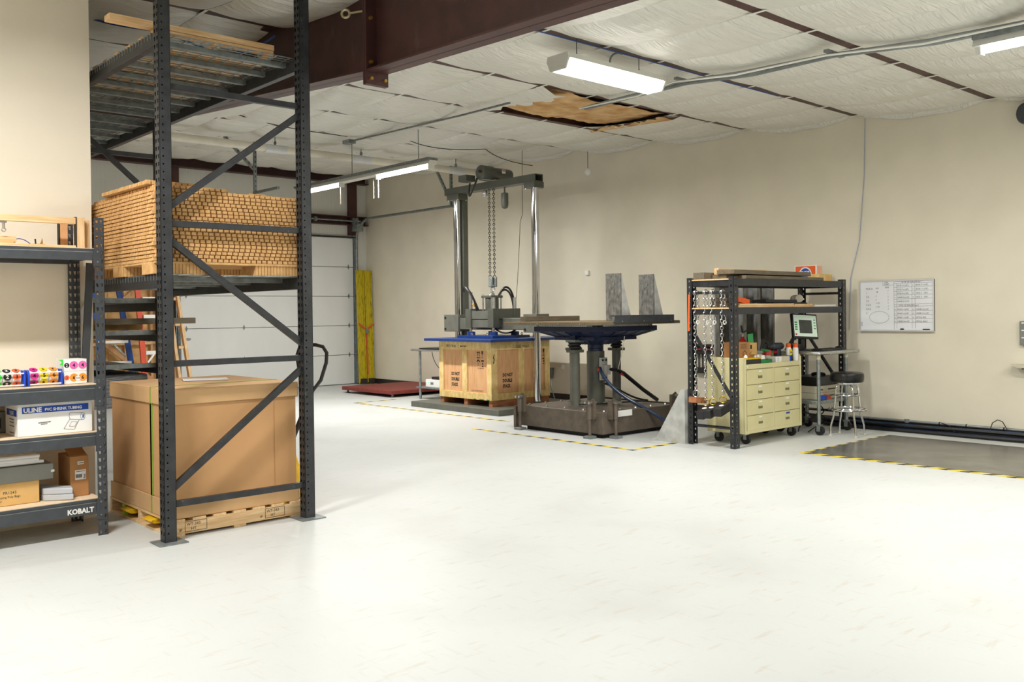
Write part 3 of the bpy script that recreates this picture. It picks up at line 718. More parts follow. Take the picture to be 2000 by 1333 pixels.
# ------------------------------------------------------------------ carton on pallet
pb = wooden_pallet('wooden_pallet', 'pale wooden pallet under the big cardboard carton on the floor', 2.37, 3.33, 6.02, 7.2, .0, .115, 'x', 7, 'pine', 'pine_y')
for x in (2.42, 3.00):
    text('WT-343', .028, (x+.05, 6.02, .066), '-Y', 'ink_soft', pb); text('HT', .028, (x+.08, 6.02, .036), '-Y', 'ink_soft', pb)
    line2(MB(), [(x+.04, .028), (x+.19, .028), (x+.19, .094), (x+.04, .094), (x+.04, .028)], .003, (0, 6.02, 0), '-Y').build('stamp_border', 'ink_soft', pb)
    text('IP', .026, (x, 6.02, .034), '-Y', 'ink_soft', pb)
MB().box(2.366, 2.40, 6.90, 6.93, .016, .099).build('painted_end', 'lime_wood', pb)
bx = thing('cardboard_carton', 'huge brown cardboard carton with lid standing inside the rack', 'box', (2.85, 6.6, .115))
MB().box(2.385, 3.305, 6.045, 7.18, .117, .975).build('body', 'cardboard', bx, bevel=.006)
mb = MB(); X0, X1, Y0, Y1 = 2.372, 3.318, 6.032, 7.192
mb.box(X0, X1, Y0, Y1, .974, .982).box(X0, X1, Y0, Y0+.008, .878, .975).box(X0, X0+.008, Y0, Y1, .872, .975).box(X1-.008, X1, Y0, Y1, .872, .975).box(X0, X1, Y1-.008, Y1, .872, .975)
mb.build('lid', 'cardboard_lid', bx, bevel=.003)
mb = MB().box(X0, X1, Y0, Y0+.008, .117, .235).box(X0, X0+.008, Y0, Y1, .117, .235).box(X1-.008, X1, Y0, Y1, .117, .235)
mb.build('bottom_tray', 'cardboard_lid', bx, bevel=.003)
for x in (3.13,): MB().box(x, x+.003, 6.0435, 6.046, .24, .875).build('seam', 'cardboard_brown', bx)
mb = MB().box(2.368, 2.3722, 6.36, 6.374, .115, .984).box(2.368, 3.32, 6.36, 6.374, .982, .985).box(2.368, 2.386, 6.36, 6.374, .24, .87); mb.build('strap', 'strap_green', bx)
tag(MB().prism([(2.75, 6.72), (3.05, 6.60), (3.14, 6.84), (2.84, 6.96)], 'z', .985, .987).build('paper_sheet', 'paper'), 'white paper sheet lying on top of the big carton', 'paper')

# ------------------------------------------------------------------ pallet jack
jk = thing('pallet_jack', 'yellow pallet jack with black loop handle pushed under the carton', 'pallet jack', (3.5, 6.5, 0))
for y in (6.30, 6.74):
    MB().prism([(2.33, .075), (2.42, .095), (3.45, .095), (3.45, .04), (2.45, .045), (2.36, .055)], 'y', y, y+.15).build('fork', 'yellow_paint', jk)
    MB().cyl((2.47, y+.035, .036), (2.47, y+.115, .036), .035, 14).build('load_wheel', 'rubber', jk)
MB().prism([(3.42, .04), (3.54, .04), (3.54, .30), (3.50, .42), (3.42, .42)], 'y', 6.42, 6.87).build('frame_head', 'yellow_paint', jk, bevel=.01)
MB().cyl((3.58, 6.66, .10), (3.58, 6.66, .52), .045, 14).build('pump', 'plastic_black', jk)
for y in (6.52, 6.68): MB().cyl((3.60, y+.065, .075), (3.60, y+.115, .075), .075, 18).build('steer_wheel', 'rubber', jk)
MB().cyl((3.60, 6.66, .45), (3.75, 6.585, .86), .020, 10).build('handle_shaft', 'plastic_black', jk)
q = Vector((.743, -.669, 0)); c0 = Vector((3.75, 6.585, 0))
pts = [c0+q*(-.0)+Vector((0, 0, .85)), c0+q*.07+Vector((0, 0, .94)), c0+q*.115+Vector((0, 0, 1.08)), c0+q*.12+Vector((0, 0, 1.16)), c0+q*.09+Vector((0, 0, 1.21)), c0+q*.03+Vector((0, 0, 1.225)), c0-q*.05+Vector((0, 0, 1.225)), c0-q*.10+Vector((0, 0, 1.20)), c0-q*.12+Vector((0, 0, 1.14)), c0-q*.10+Vector((0, 0, 1.0)), c0-q*.05+Vector((0, 0, .90))]
MB().tube(pts, .015, 8, closed=True).build('loop_handle', 'plastic_black', jk)

# ------------------------------------------------------------------ long things stored in the second bay
tag(MB().box(2.42, 3.73, 8.80, 8.95, 1.398, 1.455).build('timber_plank', 'taupe_board'), 'weathered grey plank poking out of the rack towards the garage door', 'plank')
tag(MB().box(2.42, 3.28, 8.98, 9.14, 1.342, 1.40).build('timber_plank', 'osb'), 'yellowish plank lying behind the weathered plank in the rack', 'plank')
tag(MB().box(2.40, 3.26, 8.80, 10.9, .62, .93).build('wrapped_bundle', 'bubble_wrap', bevel=.02), 'grey shrink wrapped bundle behind the big carton', 'bundle')

# ------------------------------------------------------------------ OSB partition, ladders, wood frame
ob = thing('osb_partition', 'stud framed OSB partition behind the ladders at the back', 'partition', (4.6, 16.3, 0))
for i in range(4):
    x = 2.25+i*1.05
    MB().box(x, x+1.045, 16.40, 16.412, 0, 2.4).build('osb_panel', 'osb', ob)
for x in (4.3, 4.75, 5.2, 5.65, 6.1): MB().box(x, x+.04, 16.32, 16.40, .0, 2.4).build('stud', 'pine_z', ob)
for z in (.55, .98, 1.40, 1.62, 2.36): MB().box(4.0, 6.45, 16.30, 16.34, z, z+.05).build('rail', 'pine', ob)
MB().bar((5.0, 16.28, 1.25), (6.1, 16.28, .35), .04, .07).build('diagonal_board', 'crate_ply', ob)
MB().bar((5.6, 16.28, 1.75), (6.1, 16.28, 2.15), .04, .07).build('diagonal_board', 'crate_ply', ob)
def ladder(name, label, xb, xt, w, yb, yt, H, mrail):
    t_ = thing(name, label, 'ladder', (xb, yb, 0))
    for s in (0, 1):
        MB().bar((xb-s*w*1.15, yb, 0), (xt-s*w, yt, H), .05, .085, (1, 0, 0)).build('side_rail', mrail, t_)
    n = int(H/.31)
    for i in range(1, n):
        t = i/n; x = xb+(xt-xb)*t; y = yb+(yt-yb)*t; z = H*t
        MB().box(x-w*1.15+.0, x, y-.04, y+.04, z-.02, z+.025).build('step', 'white_paint', t_)
        if i == 3: MB().bar((x-.02, y, z-.26), (x-.22, y, z-.04), .02, .03).build('step_brace', 'galvanized', t_)
    return t_
ladder('step_ladder', 'blue fiberglass ladder leaning on the OSB partition', 5.69, 5.41, .42, 15.85, 15.95, 2.1, 'ladder_blue')
l2 = thing('step_ladder', 'orange fiberglass ladder with white steps beside the blue ladder', 'ladder', (5.9, 15.6, 0))
for xb, xt in ((5.735, 5.62), (6.16, 6.06)): MB().bar((xb, 15.55, 0), (xt, 15.65, 2.2), .045, .085, (1, 0, 0)).build('side_rail', 'ladder_orange', l2)
for z in (.28, .56, .86, 1.16, 1.47, 1.77): MB().box(5.78-.05*z, 6.12-.045*z, 15.56, 15.64, z-.03, z+.03).build('step', 'white_paint', l2)
MB().bar((5.76, 15.55, .70), (5.86, 15.55, .83), .02, .03).build('step_brace', 'white_paint', l2)
wf = thing('leaning_lumber', 'leaning pale wood frame of boards beside the garage door', 'frame', (6.5, 15.9, 0))
MB().bar((6.62, 15.75, 0), (6.36, 16.05, 2.6), .05, .09, (0, 1, 0)).build('long_board', 'pine_z', wf)
MB().bar((6.42, 15.75, 0), (6.20, 16.05, 2.6), .05, .09, (0, 1, 0)).build('long_board', 'pine_z', wf)
for z in (.3, .9, 1.3, 1.75): MB().box(6.24+(.26-.1*z), 6.62-.1*z, 15.74+.115*z, 15.77+.115*z, z, z+.05).build('cross_board', 'pine', wf)
MB().prism([(6.32, .05), (6.56, .05), (6.34, 2.4), (6.14, 2.4)], 'y', 16.10, 16.115).build('back_panel', 'crate_ply', wf)

# ================================================================== charcoal shelf unit at the left
ks = thing('storage_shelf', 'charcoal steel storage shelf with particle board decks at the left edge', 'shelf', (1.1, 6.72, 0))
def key_post(x0, x1, y0, y1, H, front):
    """L-angle post with two columns of keyholes in each leg"""
    m = MB(); w = x1-x0; d = y1-y0; p = .0535; n = int(H/p)
    def cells(W):
        out = []
        for i in range(n):
            v = i*p
            for k in (0, 1):
                a, b = k*W/2, (k+1)*W/2; q = (a+b)/2; s = .004 if k == 0 else -.004
                out.append((a, b, v, v+p, [(q-.003+s*.3, v+.014), (q+.006+s*.3, v+.014), (q+.008, v+.038), (q-.009, v+.038)]))
        return out
    if front: m.perf((x0, y0, 0), (1, 0, 0), (0, 0, 1), (0, -1, 0), cells(w), .002)
    else: m.perf((x0, y1, 0), (1, 0, 0), (0, 0, 1), (0, -1, 0), cells(w), .002)
    m.perf((x1, y0, 0), (0, 1, 0), (0, 0, 1), (1, 0, 0), cells(d), .002)
    return m
KH = 2.165
key_post(2.043, 2.106, 6.45, 6.51, KH, True).build('post', 'charcoal_steel', ks)
key_post(2.043, 2.106, 6.97, 7.03, KH, False).build('post', 'charcoal_steel', ks)
key_post(.12, .185, 6.45, 6.51, KH, True).build('post', 'charcoal_steel', ks)
key_post(.12, .185, 6.97, 7.03, KH, False).build('post', 'charcoal_steel', ks)
for (zt, zb) in ((1.930, 1.852), (1.016, .915), (.696, .608), (.249, .150)):
    for y in (6.452, 7.0):
        sgn = -1 if y < 6.7 else 1
        m_ = MB().box(.16, 2.05, y, y+.02, zb, zt-.020).box(.16, 2.05, y+(.006 if sgn < 0 else 0), y+.02, zt-.020, zt)
        m_.build('shelf_beam', 'charcoal_steel', ks)
        if sgn < 0:
            MB().box(.16, 2.046, y-.001, y+.006, zt-.0245, zt-.020).build('beam_step', 'galv_dull', ks)
            MB().box(2.035, 2.085, y-.006, y, zb-.04, zt).build('beam_clip', 'charcoal_steel', ks)
            for z in (zt-.02, zb-.01): MB().cyl((2.062, y-.010, z), (2.062, y-.004, z), .006, 8).build('rivet', 'galv_dull', ks)
    MB().box(.16, 2.07, 6.47, 7.01, zt-.012, zt+.004).build('deck_board', 'particle', ks)
    MB().box(2.05, 2.10, 6.5, 6.98, zb+.02, zt-.013).build('end_rail', 'charcoal_steel', ks)
MB().bar((.5, 6.5, 1.87), (1.8, 6.98, 1.87), .02, .03).build('deck_support', 'charcoal_steel', ks)
text('KOBALT', .046, (1.850, 6.452, .168), '-Y', 'tag_white', ks, bold=.002, sx=.95)
tag(MB().bar((2.12, 6.99, .78), (2.165, 6.93, 1.86), .05, .02, (0, 1, 0)).build('leaning_bar', 'charcoal_steel'), 'dark flat bar leaning between the charcoal shelf and the carton', 'bar')
ptg = thing('paper_tag', 'small folded white paper taped on the wall corner behind the shelf', 'paper', (2.17, 7.05, 1.45))
MB().prism([(2.135, 1.42), (2.175, 1.39), (2.215, 1.45), (2.205, 1.56), (2.165, 1.58), (2.13, 1.52)], 'y', 7.045, 7.058).build('sheet', 'paper', ptg)
# -- top deck: pine test frame
z0 = 1.936
fr = thing('wood_test_frame', 'pine box frame standing on the top deck of the charcoal shelf', 'frame', (1.6, 6.65, z0))
MB().box(1.978, 2.03, 6.60, 6.66, z0, 2.150).box(1.985, 2.082, 6.66, 6.70, z0, 2.138).build('end_post', 'pine_z', fr, bevel=.002)
MB().box(1.17, 1.978, 6.60, 6.64, 2.103, 2.146).build('top_rail', 'pine', fr, bevel=.002)
MB().box(1.10, 1.978, 6.60, 6.86, z0, z0+.022).build('base_board', 'pine', fr)
MB().box(1.935, 1.985, 6.82, 6.86, z0, 2.146).build('rear_post', 'crate_ply', fr)
MB().box(1.972, 1.979, 6.598, 6.64, z0+.01, 2.152).build('edge_strip', 'ink', fr)
MB().box(1.928, 1.935, 6.818, 6.86, z0+.022, 2.13).build('edge_strip', 'ink', fr)
MB().box(1.515, 1.555, 6.61, 6.63, 2.09, 2.103).cyl((1.537, 6.62, 2.095), (1.537, 6.62, 2.05), .009, 10).torus((1.537, 6.62, 2.045), (0, 1, 0), .012, .004, 12, 5).build('hook', 'steel_bright', fr)
z1 = z0+.022
wb_ = thing('wood_block_stack', 'small pine blocks lying on the base of the pine frame', 'wood block', (1.5, 6.7, z1))
MB().box(1.35, 1.622, 6.66, 6.72, z1+.012, z1+.048).build('upper_block', 'pine', wb_); MB().box(1.3, 1.60, 6.64, 6.74, z1, z1+.012).build('lower_block', 'pine', wb_)
wire('thin_wire', 'thin blue wire curling from the pine blocks', bez((1.615, 6.68, z1+.03), (1.66, 6.68, z1+.05), (1.69, 6.68, z1+.02), (1.71, 6.68, z1+.006)), .003, 'wire_blue')
bf = thing('brass_fitting', 'little brass clip on a plate inside the pine frame', 'fitting', (1.76, 6.68, z1))
MB().box(1.72, 1.80, 6.66, 6.70, z1, z1+.006).build('plate', 'galv_dull', bf)
MB().prism([(1.766, z1+.006), (1.786, z1+.006), (1.782, z1+.045), (1.774, z1+.02)], 'y', 6.67, 6.68).build('clip', 'brass', bf)
MB().cyl((1.743, 6.68, z1+.006), (1.740, 6.68, z1+.04), .005, 8).build('pin', 'ink', bf)
# -- second deck: sticker rolls
z0 = 1.022
def dispenser(label, xa, xb, rows, rollmats):
    t_ = thing('sticker_dispenser', label, 'dispenser', ((xa+xb)/2, 6.62, z0)); r = .048; cy, cz_ = 6.63, z0+.062
    for x in (xa, xb-.012):
        MB().prism([(6.565, z0), (6.70, z0), (6.70, z0+.075), (6.66, z0+.105), (6.58, z0+.105), (6.565, z0+.07)], 'x', x, x+.012).build('end_plate', 'blue_plastic', t_, bevel=.003)
    for zz, yy in ((z0+.012, 6.562), (z0+.088, 6.562)):
        MB().cyl((xa+.012, yy, zz), (xb-.012, yy, zz), .0045, 8).build('guide_rod', 'tag_white', t_)
    n = len(rows); w = (xb-xa-.034)/n
    for i, (num, mm) in enumerate(zip(rows, rollmats)):
        x0 = xa+.015+i*w; rl = MB().cyl((x0, cy, cz_), (x0+w-.004, cy, cz_), r, 24).build('roll', 'paper', t_)
        for ang in (8, -52, 66):
            a = math.radians(ang); N = Vector((0, -math.cos(a), math.sin(a))); U = Vector((0, math.sin(a), math.cos(a))); R = Vector((1, 0, 0))
            c = Vector((x0+(w-.004)/2, cy, cz_))+N*(r+.0005)
            disc(c, min(w*.44, .027), None, mm, rl, 'sticker', 18, axes=(R, U, N))
            text(num, .034, c-U*.012+N*.001, None, 'ink' if mm != 'ink' else 'paper', rl, 'numeral', bold=.001, align='CENTER', axes=(R, U, N))
    return t_
dispenser('blue sticker dispenser with green, black and red rolls', 1.442, 1.642, ('1', '2', '3'), ('green_dot', 'ink', 'red_dot'))
dispenser('blue sticker dispenser with magenta, yellow and orange rolls', 1.655, 1.868, ('4', '5', '6'), ('magenta_dot', 'yellow_dot', 'orange_dot'))
def dotbox(label, za, zb, side, mm, num, sidm, snum, xa=1.885, xb=2.030):
    t_ = thing('sticker_box', label, 'box', (1.95, 6.68, za)); MB().box(xa, xb, 6.60, 6.78, za, zb).build('body', 'paper', t_, bevel=.002)
    zc = (za+zb)/2
    for x in (1.947, 2.003):
        disc((x, 6.60, zc), .027, '-Y', mm, t_, 'dot'); text(num, .034, (x, 6.5995, zc-.012), '-Y', 'ink', t_, 'numeral', align='CENTER', bold=.0008)
    disc((1.902, 6.60, zc), .0165, '-Y', sidm, t_, 'dot'); text(snum, .026, (1.902, 6.5995, zc-.010), '-Y', 'paper' if sidm == 'ink' else 'ink', t_, 'numeral', align='CENTER')
    return t_
d1_ = dotbox('white sticker box with orange dots, lower of two', z0, z0+.084, None, 'orange_dot', '6', 'red_dot', '3')
disc((1.972, 6.5985, z0+.036), .017, '-Y', 'paper', d1_, 'dot'); text('500', .018, (1.972, 6.598, z0+.031), '-Y', 'ink_soft', d1_, 'numeral', align='CENTER')
dotbox('white sticker box with pink dots, upper of two', z0+.085, z0+.166, None, 'pink_dot', '4', 'ink', '2')
tag(MB().prism([(1.862, z0+.128), (1.90, z0+.128), (1.90, z0+.165), (1.856, z0+.166), (1.876, z0+.147)], 'y', 6.615, 6.617).build('sticker_tail', 'green_dot'), 'loose green sticker tail curling from the upper sticker box', 'sticker')
# -- third deck: shrink tubing carton
z0 = .702
ul = thing('shipping_box', 'white ULINE box of PVC shrink tubing on the charcoal shelf', 'box', (1.8, 6.7, z0))
MB().box(1.578, 2.036, 6.52, 6.82, z0, z0+.208).build('body', 'paper', ul, bevel=.002)
MB().box(1.60, 2.02, 6.53, 6.80, z0+.2085, z0+.211).build('lid_flap', 'cardboard_brown', ul)
MB().box(1.605, 2.012, 6.5188, 6.5198, z0+.148, z0+.190).build('blue_band', 'ink_blue', ul)
MB().box(1.5768, 1.5778, 6.54, 6.78, z0+.130, z0+.172).build('blue_band', 'ink_blue', ul)
text('ULINE', .040, (1.612, 6.5185, z0+.155), '-Y', 'paper', ul, bold=.0016, sx=1.0)
text('PVC SHRINK TUBING', .026, (1.740, 6.5185, z0+.158), '-Y', 'paper', ul, bold=.0008, sx=.93)
text('ULINE', .036, (1.5766, 6.70, z0+.137), '-X', 'paper', ul, bold=.001)
for i, (a, b) in enumerate(((.06, .108), (.08, .088), (.06, .064), (.07, .02))):
    line2(MB(), [(-6.72+a*.2, z0+b), (-6.60, z0+b)], .005, (1.577, 0, 0), '-X').build('print_line', 'ink_soft', ul)
line2(MB(), [(1.70, z0+.082), (1.775, z0+.086)], .005, (0, 6.519, 0), '-Y').build('print_line', 'pen_grey', ul)
line2(MB(), [(1.715, z0+.072), (1.755, z0+.074)], .004, (0, 6.519, 0), '-Y').build('print_line', 'pen_grey', ul)
mb = MB(); L0 = (0, 6.519, 0)
line2(mb, [(1.90, z0+.136), (1.975, z0+.128)], .0022, L0, '-Y'); line2(mb, [(1.90, z0+.090), (1.97, z0+.082)], .0022, L0, '-Y')
line2(mb, [(1.90+.011*math.cos(t*.4), z0+.113+.023*math.sin(t*.4)) for t in range(4, 13)], .0022, L0, '-Y')
line2(mb, [(1.975+.014*math.cos(t*.4), z0+.105+.024*math.sin(t*.4)) for t in range(17)], .0022, L0, '-Y')
line2(mb, [(1.895, z0+.095), (1.855, z0+.030), (1.92, z0+.020), (1.952, z0+.083)], .0022, L0, '-Y')
line2(mb, [(1.905, z0+.075), (1.940, z0+.071), (1.924, z0+.040), (1.888, z0+.044), (1.905, z0+.075)], .0018, L0, '-Y'); mb.build('roll_drawing', 'pen_grey', ul)
mb = MB(); line2(mb, [(1.976, z0+.094), (1.978, z0+.116)], .009, L0, '-Y'); mb.build('roll_core', 'ink_blue', ul)
gb_ = thing('grey_device', 'dark grey box standing behind the white ULINE box at the left', 'device', (1.45, 6.85, z0))
MB().box(1.30, 1.60, 6.86, 6.96, z0, z0+.14).build('case', 'grey_box', gb_, bevel=.004); MB().box(1.34, 1.56, 6.857, 6.86, z0+.03, z0+.10).build('front_panel', 'plastic_black', gb_)
tag(MB().lathe([(.05, 0), (.05, .12), (.046, .122)], (1.43, 6.56, z0), 20).build('white_roll', 'paper'), 'white roll cut by the left edge beside the ULINE box', 'roll')
# -- bottom deck
z0 = .255
cb_ = thing('cardboard_box', 'cream tan cardboard box at the left of the bottom deck', 'box', (1.5, 6.7, z0))
MB().box(1.28, 1.722, 6.60, 6.85, z0, z0+.145).build('body', 'cardboard_tan', cb_, bevel=.003)
text('PR1243', .026, (1.505, 6.60, z0+.075), '-Y', 'ink_soft', cb_); text('Shipping Poly Bags', .020, (1.46, 6.60, z0+.05), '-Y', 'ink_soft', cb_); text('Clear', .020, (1.455, 6.60, z0+.026), '-Y', 'ink_soft', cb_)
g2 = thing('grey_carton', 'flat grey carton lying on the cream tan box', 'box', (1.5, 6.7, z0+.146))
MB().box(1.25, 1.805, 6.585, 6.86, z0+.146, z0+.248).build('body', 'grey_box', g2, bevel=.003)
MB().box(1.79, 1.812, 6.583, 6.587, z0+.19, z0+.205).build('latch', 'tag_white', g2)
fb_ = thing('foam_roll', 'folded white plastic sheeting on the flat grey carton', 'sheeting', (1.5, 6.7, z0+.25))
for i, (x, zz) in enumerate(((1.775, .0), (1.745, .022), (1.75, .044))):
    MB().tube([(1.25, 6.62, z0+.263+zz), (x-.02, 6.62, z0+.263+zz*.9)], .012, 10).build('fold', 'paper', fb_)
    MB().box(1.25, x-.02, 6.62, 6.80, z0+.251+zz, z0+.274+zz*.9).build('layer', 'paper', fb_, bevel=.006)
for i, (zz, lb) in enumerate(((0, 'lower grey flat tray beside the brown carton on the bottom deck'), (.041, 'upper grey flat tray beside the brown carton on the bottom deck'))):
    tag(MB().prism([(1.745, 6.60), (1.905-.005*i, 6.50), (1.925-.004*i, 6.60), (1.79, 6.80), (1.75, 6.80)], 'z', z0+zz, z0+zz+.040).build('flat_tray', 'grey_tray', bevel=.006), lb, 'tray')
bc = thing('brown_carton', 'brown carton with white shipping labels on the bottom deck', 'box', (2.0, 6.75, z0))
MB().box(1.918, 2.036, 6.61, 6.88, z0, z0+.272).build('body', 'cardboard_brown', bc, bevel=.003)
MB().prism([(6.62, z0+.272), (6.62, z0+.276), (6.74, z0+.315), (6.74, z0+.311)], 'x', 1.92, 2.03).build('flap', 'cardboard_brown', bc)
MB().box(1.965, 2.005, 6.6085, 6.6098, z0+.215, z0+.235).build('small_label', 'paper', bc)
MB().box(1.948, 2.018, 6.6085, 6.6098, z0+.112, z0+.178).build('label', 'paper', bc)
mb = MB()
for i in range(11): line2(mb, [(1.953+i*.0036, z0+.125), (1.953+i*.0036, z0+.15)], .0018 if i % 3 else .003, (0, 6.6083, 0), '-Y')
line2(mb, [(2.000, z0+.121), (2.013, z0+.121)], .004, (0, 6.6083, 0), '-Y'); line2(mb, [(1.953, z0+.168), (2.013, z0+.168)], .003, (0, 6.6083, 0), '-Y'); line2(mb, [(1.968, z0+.225), (2.002, z0+.225)], .005, (0, 6.6083, 0), '-Y')
for k in range(4): line2(mb, [(2.003, z0+.128+k*.006), (2.014, z0+.128+k*.006)], .003, (0, 6.6083, 0), '-Y')
o = mb.build('barcode', 'ink', bc); o['kind'] = 'stuff'

# ================================================================== back right corner
rp_ = thing('loading_ramp', 'pair of worn yellow ramp planks strapped together in the corner', 'ramp', (10.6, 16.3, 0))
for x0 in (10.405, 10.595):
    mb = MB(Matrix.Translation((x0, 16.33, .02)) @ Matrix.Rotation(math.radians(-2), 4, 'X'))
    mb.box(0, .172, 0, .022, 0, 2.37).box(0, .02, -.03, 0, .02, 2.36).box(.152, .172, -.03, 0, .02, 2.36); mb.build('ramp_plank', 'yellow_ramp', rp_, bevel=.004)
    mb = MB(Matrix.Translation((x0, 16.33, .02)) @ Matrix.Rotation(math.radians(-2), 4, 'X')); mb.box(.02, .16, -.06, 0, 0, .10); mb.build('hook_end', 'baseboard_dark', rp_)
mb = MB(); yz = lambda z: 16.33+.035*z-.035
for a, b in (((10.405, 1.28), (10.60, 1.14)), ((10.60, 1.14), (10.78, 1.26)), ((10.60, 1.14), (10.60, .2))): mb.bar((a[0], yz(a[1]), a[1]), (b[0], yz(b[1]), b[1]), .034, .006, (0, 1, 0))
mb.build('ratchet_strap', 'orange_rust', rp_)
MB().box(10.57, 10.63, yz(1.14)-.02, yz(1.14), 1.05, 1.17).build('ratchet', 'galv_dull', rp_)
fs = thing('floor_scale', 'low red platform scale on the floor in front of the yellow ramps', 'scale', (9.9, 14.1, 0))
MB().box(9.12, 10.72, 13.30, 14.92, .055, .12).build('platform', 'red_scale', fs, bevel=.006)
for x in (9.2, 10.64):
    for y in (13.38, 14.84):
        MB().lathe([(.045, 0), (.045, .012), (.02, .018), (.02, .055)], (x, y, 0), 12).build('foot', 'galv_dull', fs)
# small steel table
tb_ = thing('steel_table', 'small stainless table with undershelf left of the wooden crate', 'table', (9.65, 12.45, 0))
MB().box(9.26, 10.1, 12.02, 12.92, .825, .858).build('top', 'steel_bright', tb_, bevel=.012)
MB().box(9.32, 10.05, 12.10, 12.84, .19, .215).build('undershelf', 'galvanized', tb_)
for x in (9.345, 10.02):
    for y in (12.12, 12.75):
        MB().lathe([(.016, 0), (.022, .02), (.022, .825)], (x, y, 0), 12).build('leg', 'galvanized', tb_)
dv = thing('controller_box', 'white controller box with green lamp on the undershelf', 'device', (9.5, 12.4, .216))
MB().box(9.36, 9.72, 12.14, 12.62, .216, .345).build('case', 'white_paint', dv, bevel=.006)
disc((9.36, 12.55, .29), .016, '-X', 'led_green', dv, 'power_lamp'); disc((9.36, 12.20, .265), .03, '-X', 'red', dv, 'stop_button'); disc((9.3595, 12.20, .265), .018, '-X', 'amber', dv, 'stop_plate')
MB().box(9.357, 9.36, 12.40, 12.48, .26, .30).build('name_plate', 'galv_dull', dv)
tag(MB().box(9.40, 9.62, 12.16, 12.50, .346, .39).prism([(12.16, .39), (12.28, .39), (12.18, .50)], 'x', 9.45, 9.55).build('power_brick', 'plastic_black'), 'black power unit lying on the white controller box', 'device')
lp = thing('laptop', 'closed black laptop on the small stainless table', 'laptop', (9.5, 12.4, .858))
MB().box(9.32, 9.75, 12.22, 12.74, .859, .880).build('body', 'plastic_black', lp, bevel=.004); 
tag(MB().box(9.50, 9.8, 12.03, 12.21, .859, .96).build('speaker_box', 'plastic_black', bevel=.008), 'black speaker box beside the laptop on the small table', 'speaker')
wire('hanging_cable', 'black cord hanging below the small stainless table', bez((9.30, 12.35, .82), (9.30, 12.30, .62), (9.32, 12.20, .55), (9.32, 12.06, .50)), .006, 'ink', 'cord')

# ------------------------------------------------------------------ press: base plate, crate, machine
tag(MB().box(8.50, 10.28, 9.75, 11.85, 0, .085).build('base_plate', 'machine_olive', bevel=.004), 'thick grey green steel plate on the floor under the crate', 'plate')
CX0, CX1, CY0, CY1, CZ0, CZ1 = 8.71, 9.90, 10.14, 11.385, .178, 1.028
cr = thing('wooden_crate', 'wooden shipping crate stencilled DO NOT DOUBLE STACK', 'crate', (9.3, 10.76, .086))
for y in (CY0+.0, (CY0+CY1)/2-.045, CY1-.09): MB().box(CX0+.02, CX1-.02, y+.005, y+.085, .086, .178).build('skid', 'block_wood', cr)
MB().box(CX0+.02, CX1-.02, CY0+.02, CY1-.02, CZ0, CZ1).build('plywood_core', 'crate_ply', cr)
xm, ym = (CX0+CX1)/2, (CY0+CY1)/2
def slatX(y0, y1, z0, z1): MB().box(CX0, CX0+.02, y0, y1, z0, z1).build('slat', 'crate_pine', cr, bevel=.0015)
def slatY(x0, x1, z0, z1): MB().box(x0, x1, CY0, CY0+.02, z0, z1).build('slat', 'crate_pine', cr, bevel=.0015)
slatX(CY0, CY1, CZ1-.115, CZ1); slatX(CY0, CY1, CZ0, CZ0+.10); slatX(CY0, CY0+.10, CZ0+.10, CZ1-.115); slatX(CY1-.10, CY1, CZ0+.10, CZ1-.115); slatX(ym-.055, ym+.055, CZ0+.10, CZ1-.115)
slatY(CX0+.021, CX1, CZ1-.115, CZ1); slatY(CX0+.021, CX1, CZ0, CZ0+.10); slatY(CX0+.021, CX0+.12, CZ0+.10, CZ1-.115); slatY(CX1-.10, CX1, CZ0+.10, CZ1-.115); slatY(xm-.045, xm+.06, CZ0+.10, CZ1-.115)
MB().box(CX0, CX1, CY0, CY1, CZ1, CZ1+.012).build('lid', 'crate_ply', cr)
def stack(x, y, z, face, d=.082):
    for i, s in enumerate(('DO NOT', 'DOUBLE', 'STACK')): text(s, .066, (x, y, z-i*d), face, 'sprayed_black', cr, bold=.003, sx=.74)
stack(CX0+.02, 11.10, .52, '-X'); stack(CX0+.235, CY0+.02, .52, '-Y')
text('SRD 9/dd', .062, (CX0, 11.20, .945), '-X', 'ink_soft', cr); text('SMALL STACK', .030, (CX0, 10.86, .955), '-X', 'ink', cr, bold=.001, sx=.8)
text('HT', .032, (CX0, 11.33, .95), '-X', 'ink_soft', cr)
text('SBD M661', .062, (9.20, CY0, .935), '-Y', 'ink_soft', cr)
text('U.S. 40000281', .026, (CX0+.02, 10.48, .635), '-X', 'ink_soft', cr)
text('DELICATE INSTRUMENT', .032, (CX0+.02, 10.63, .295), '-X', 'ink_soft', cr, sx=.8); text('HANDLE WITH CARE', .032, (CX0+.02, 10.60, .258), '-X', 'ink_soft', cr, sx=.8)
def cargo_marks(o, face, R):
    m_ = MB(); u0, v0 = o
    L0 = (CX0+.02, 0, 0) if face == '-X' else (0, CY0+.02, 0)
    S = lambda pts, w: line2(m_, [(u0+a*R, v0+b) for a, b in pts], w, L0, face)
    for a in (.015, .055): S([(a, .02), (a, .085)], .012); S([(a-.016, .07), (a, .092)], .01); S([(a+.016, .07), (a, .092)], .01)
    S([(-.005, 0), (.075, 0)], .014)
    S([(.125, .10), (.125, .055)], .03); S([(.125, .055), (.125, .01)], .008); S([(.10, 0), (.15, 0)], .008)
    S([(.0, -.06), (.03, -.03), (.07, -.06)], .02); S([(.03, -.06), (.03, -.11), (.02, -.12)], .007)
    S([(.10, -.045), (.16, -.045)], .02); S([(.13, -.07), (.13, -.10)], .02); S([(.115, -.125), (.15, -.125)], .016)
    m_.build('handling_marks', 'ink', cr)
cargo_marks((-10.49, .80), '-X', 1); cargo_marks((9.66, .80), '-Y', 1)
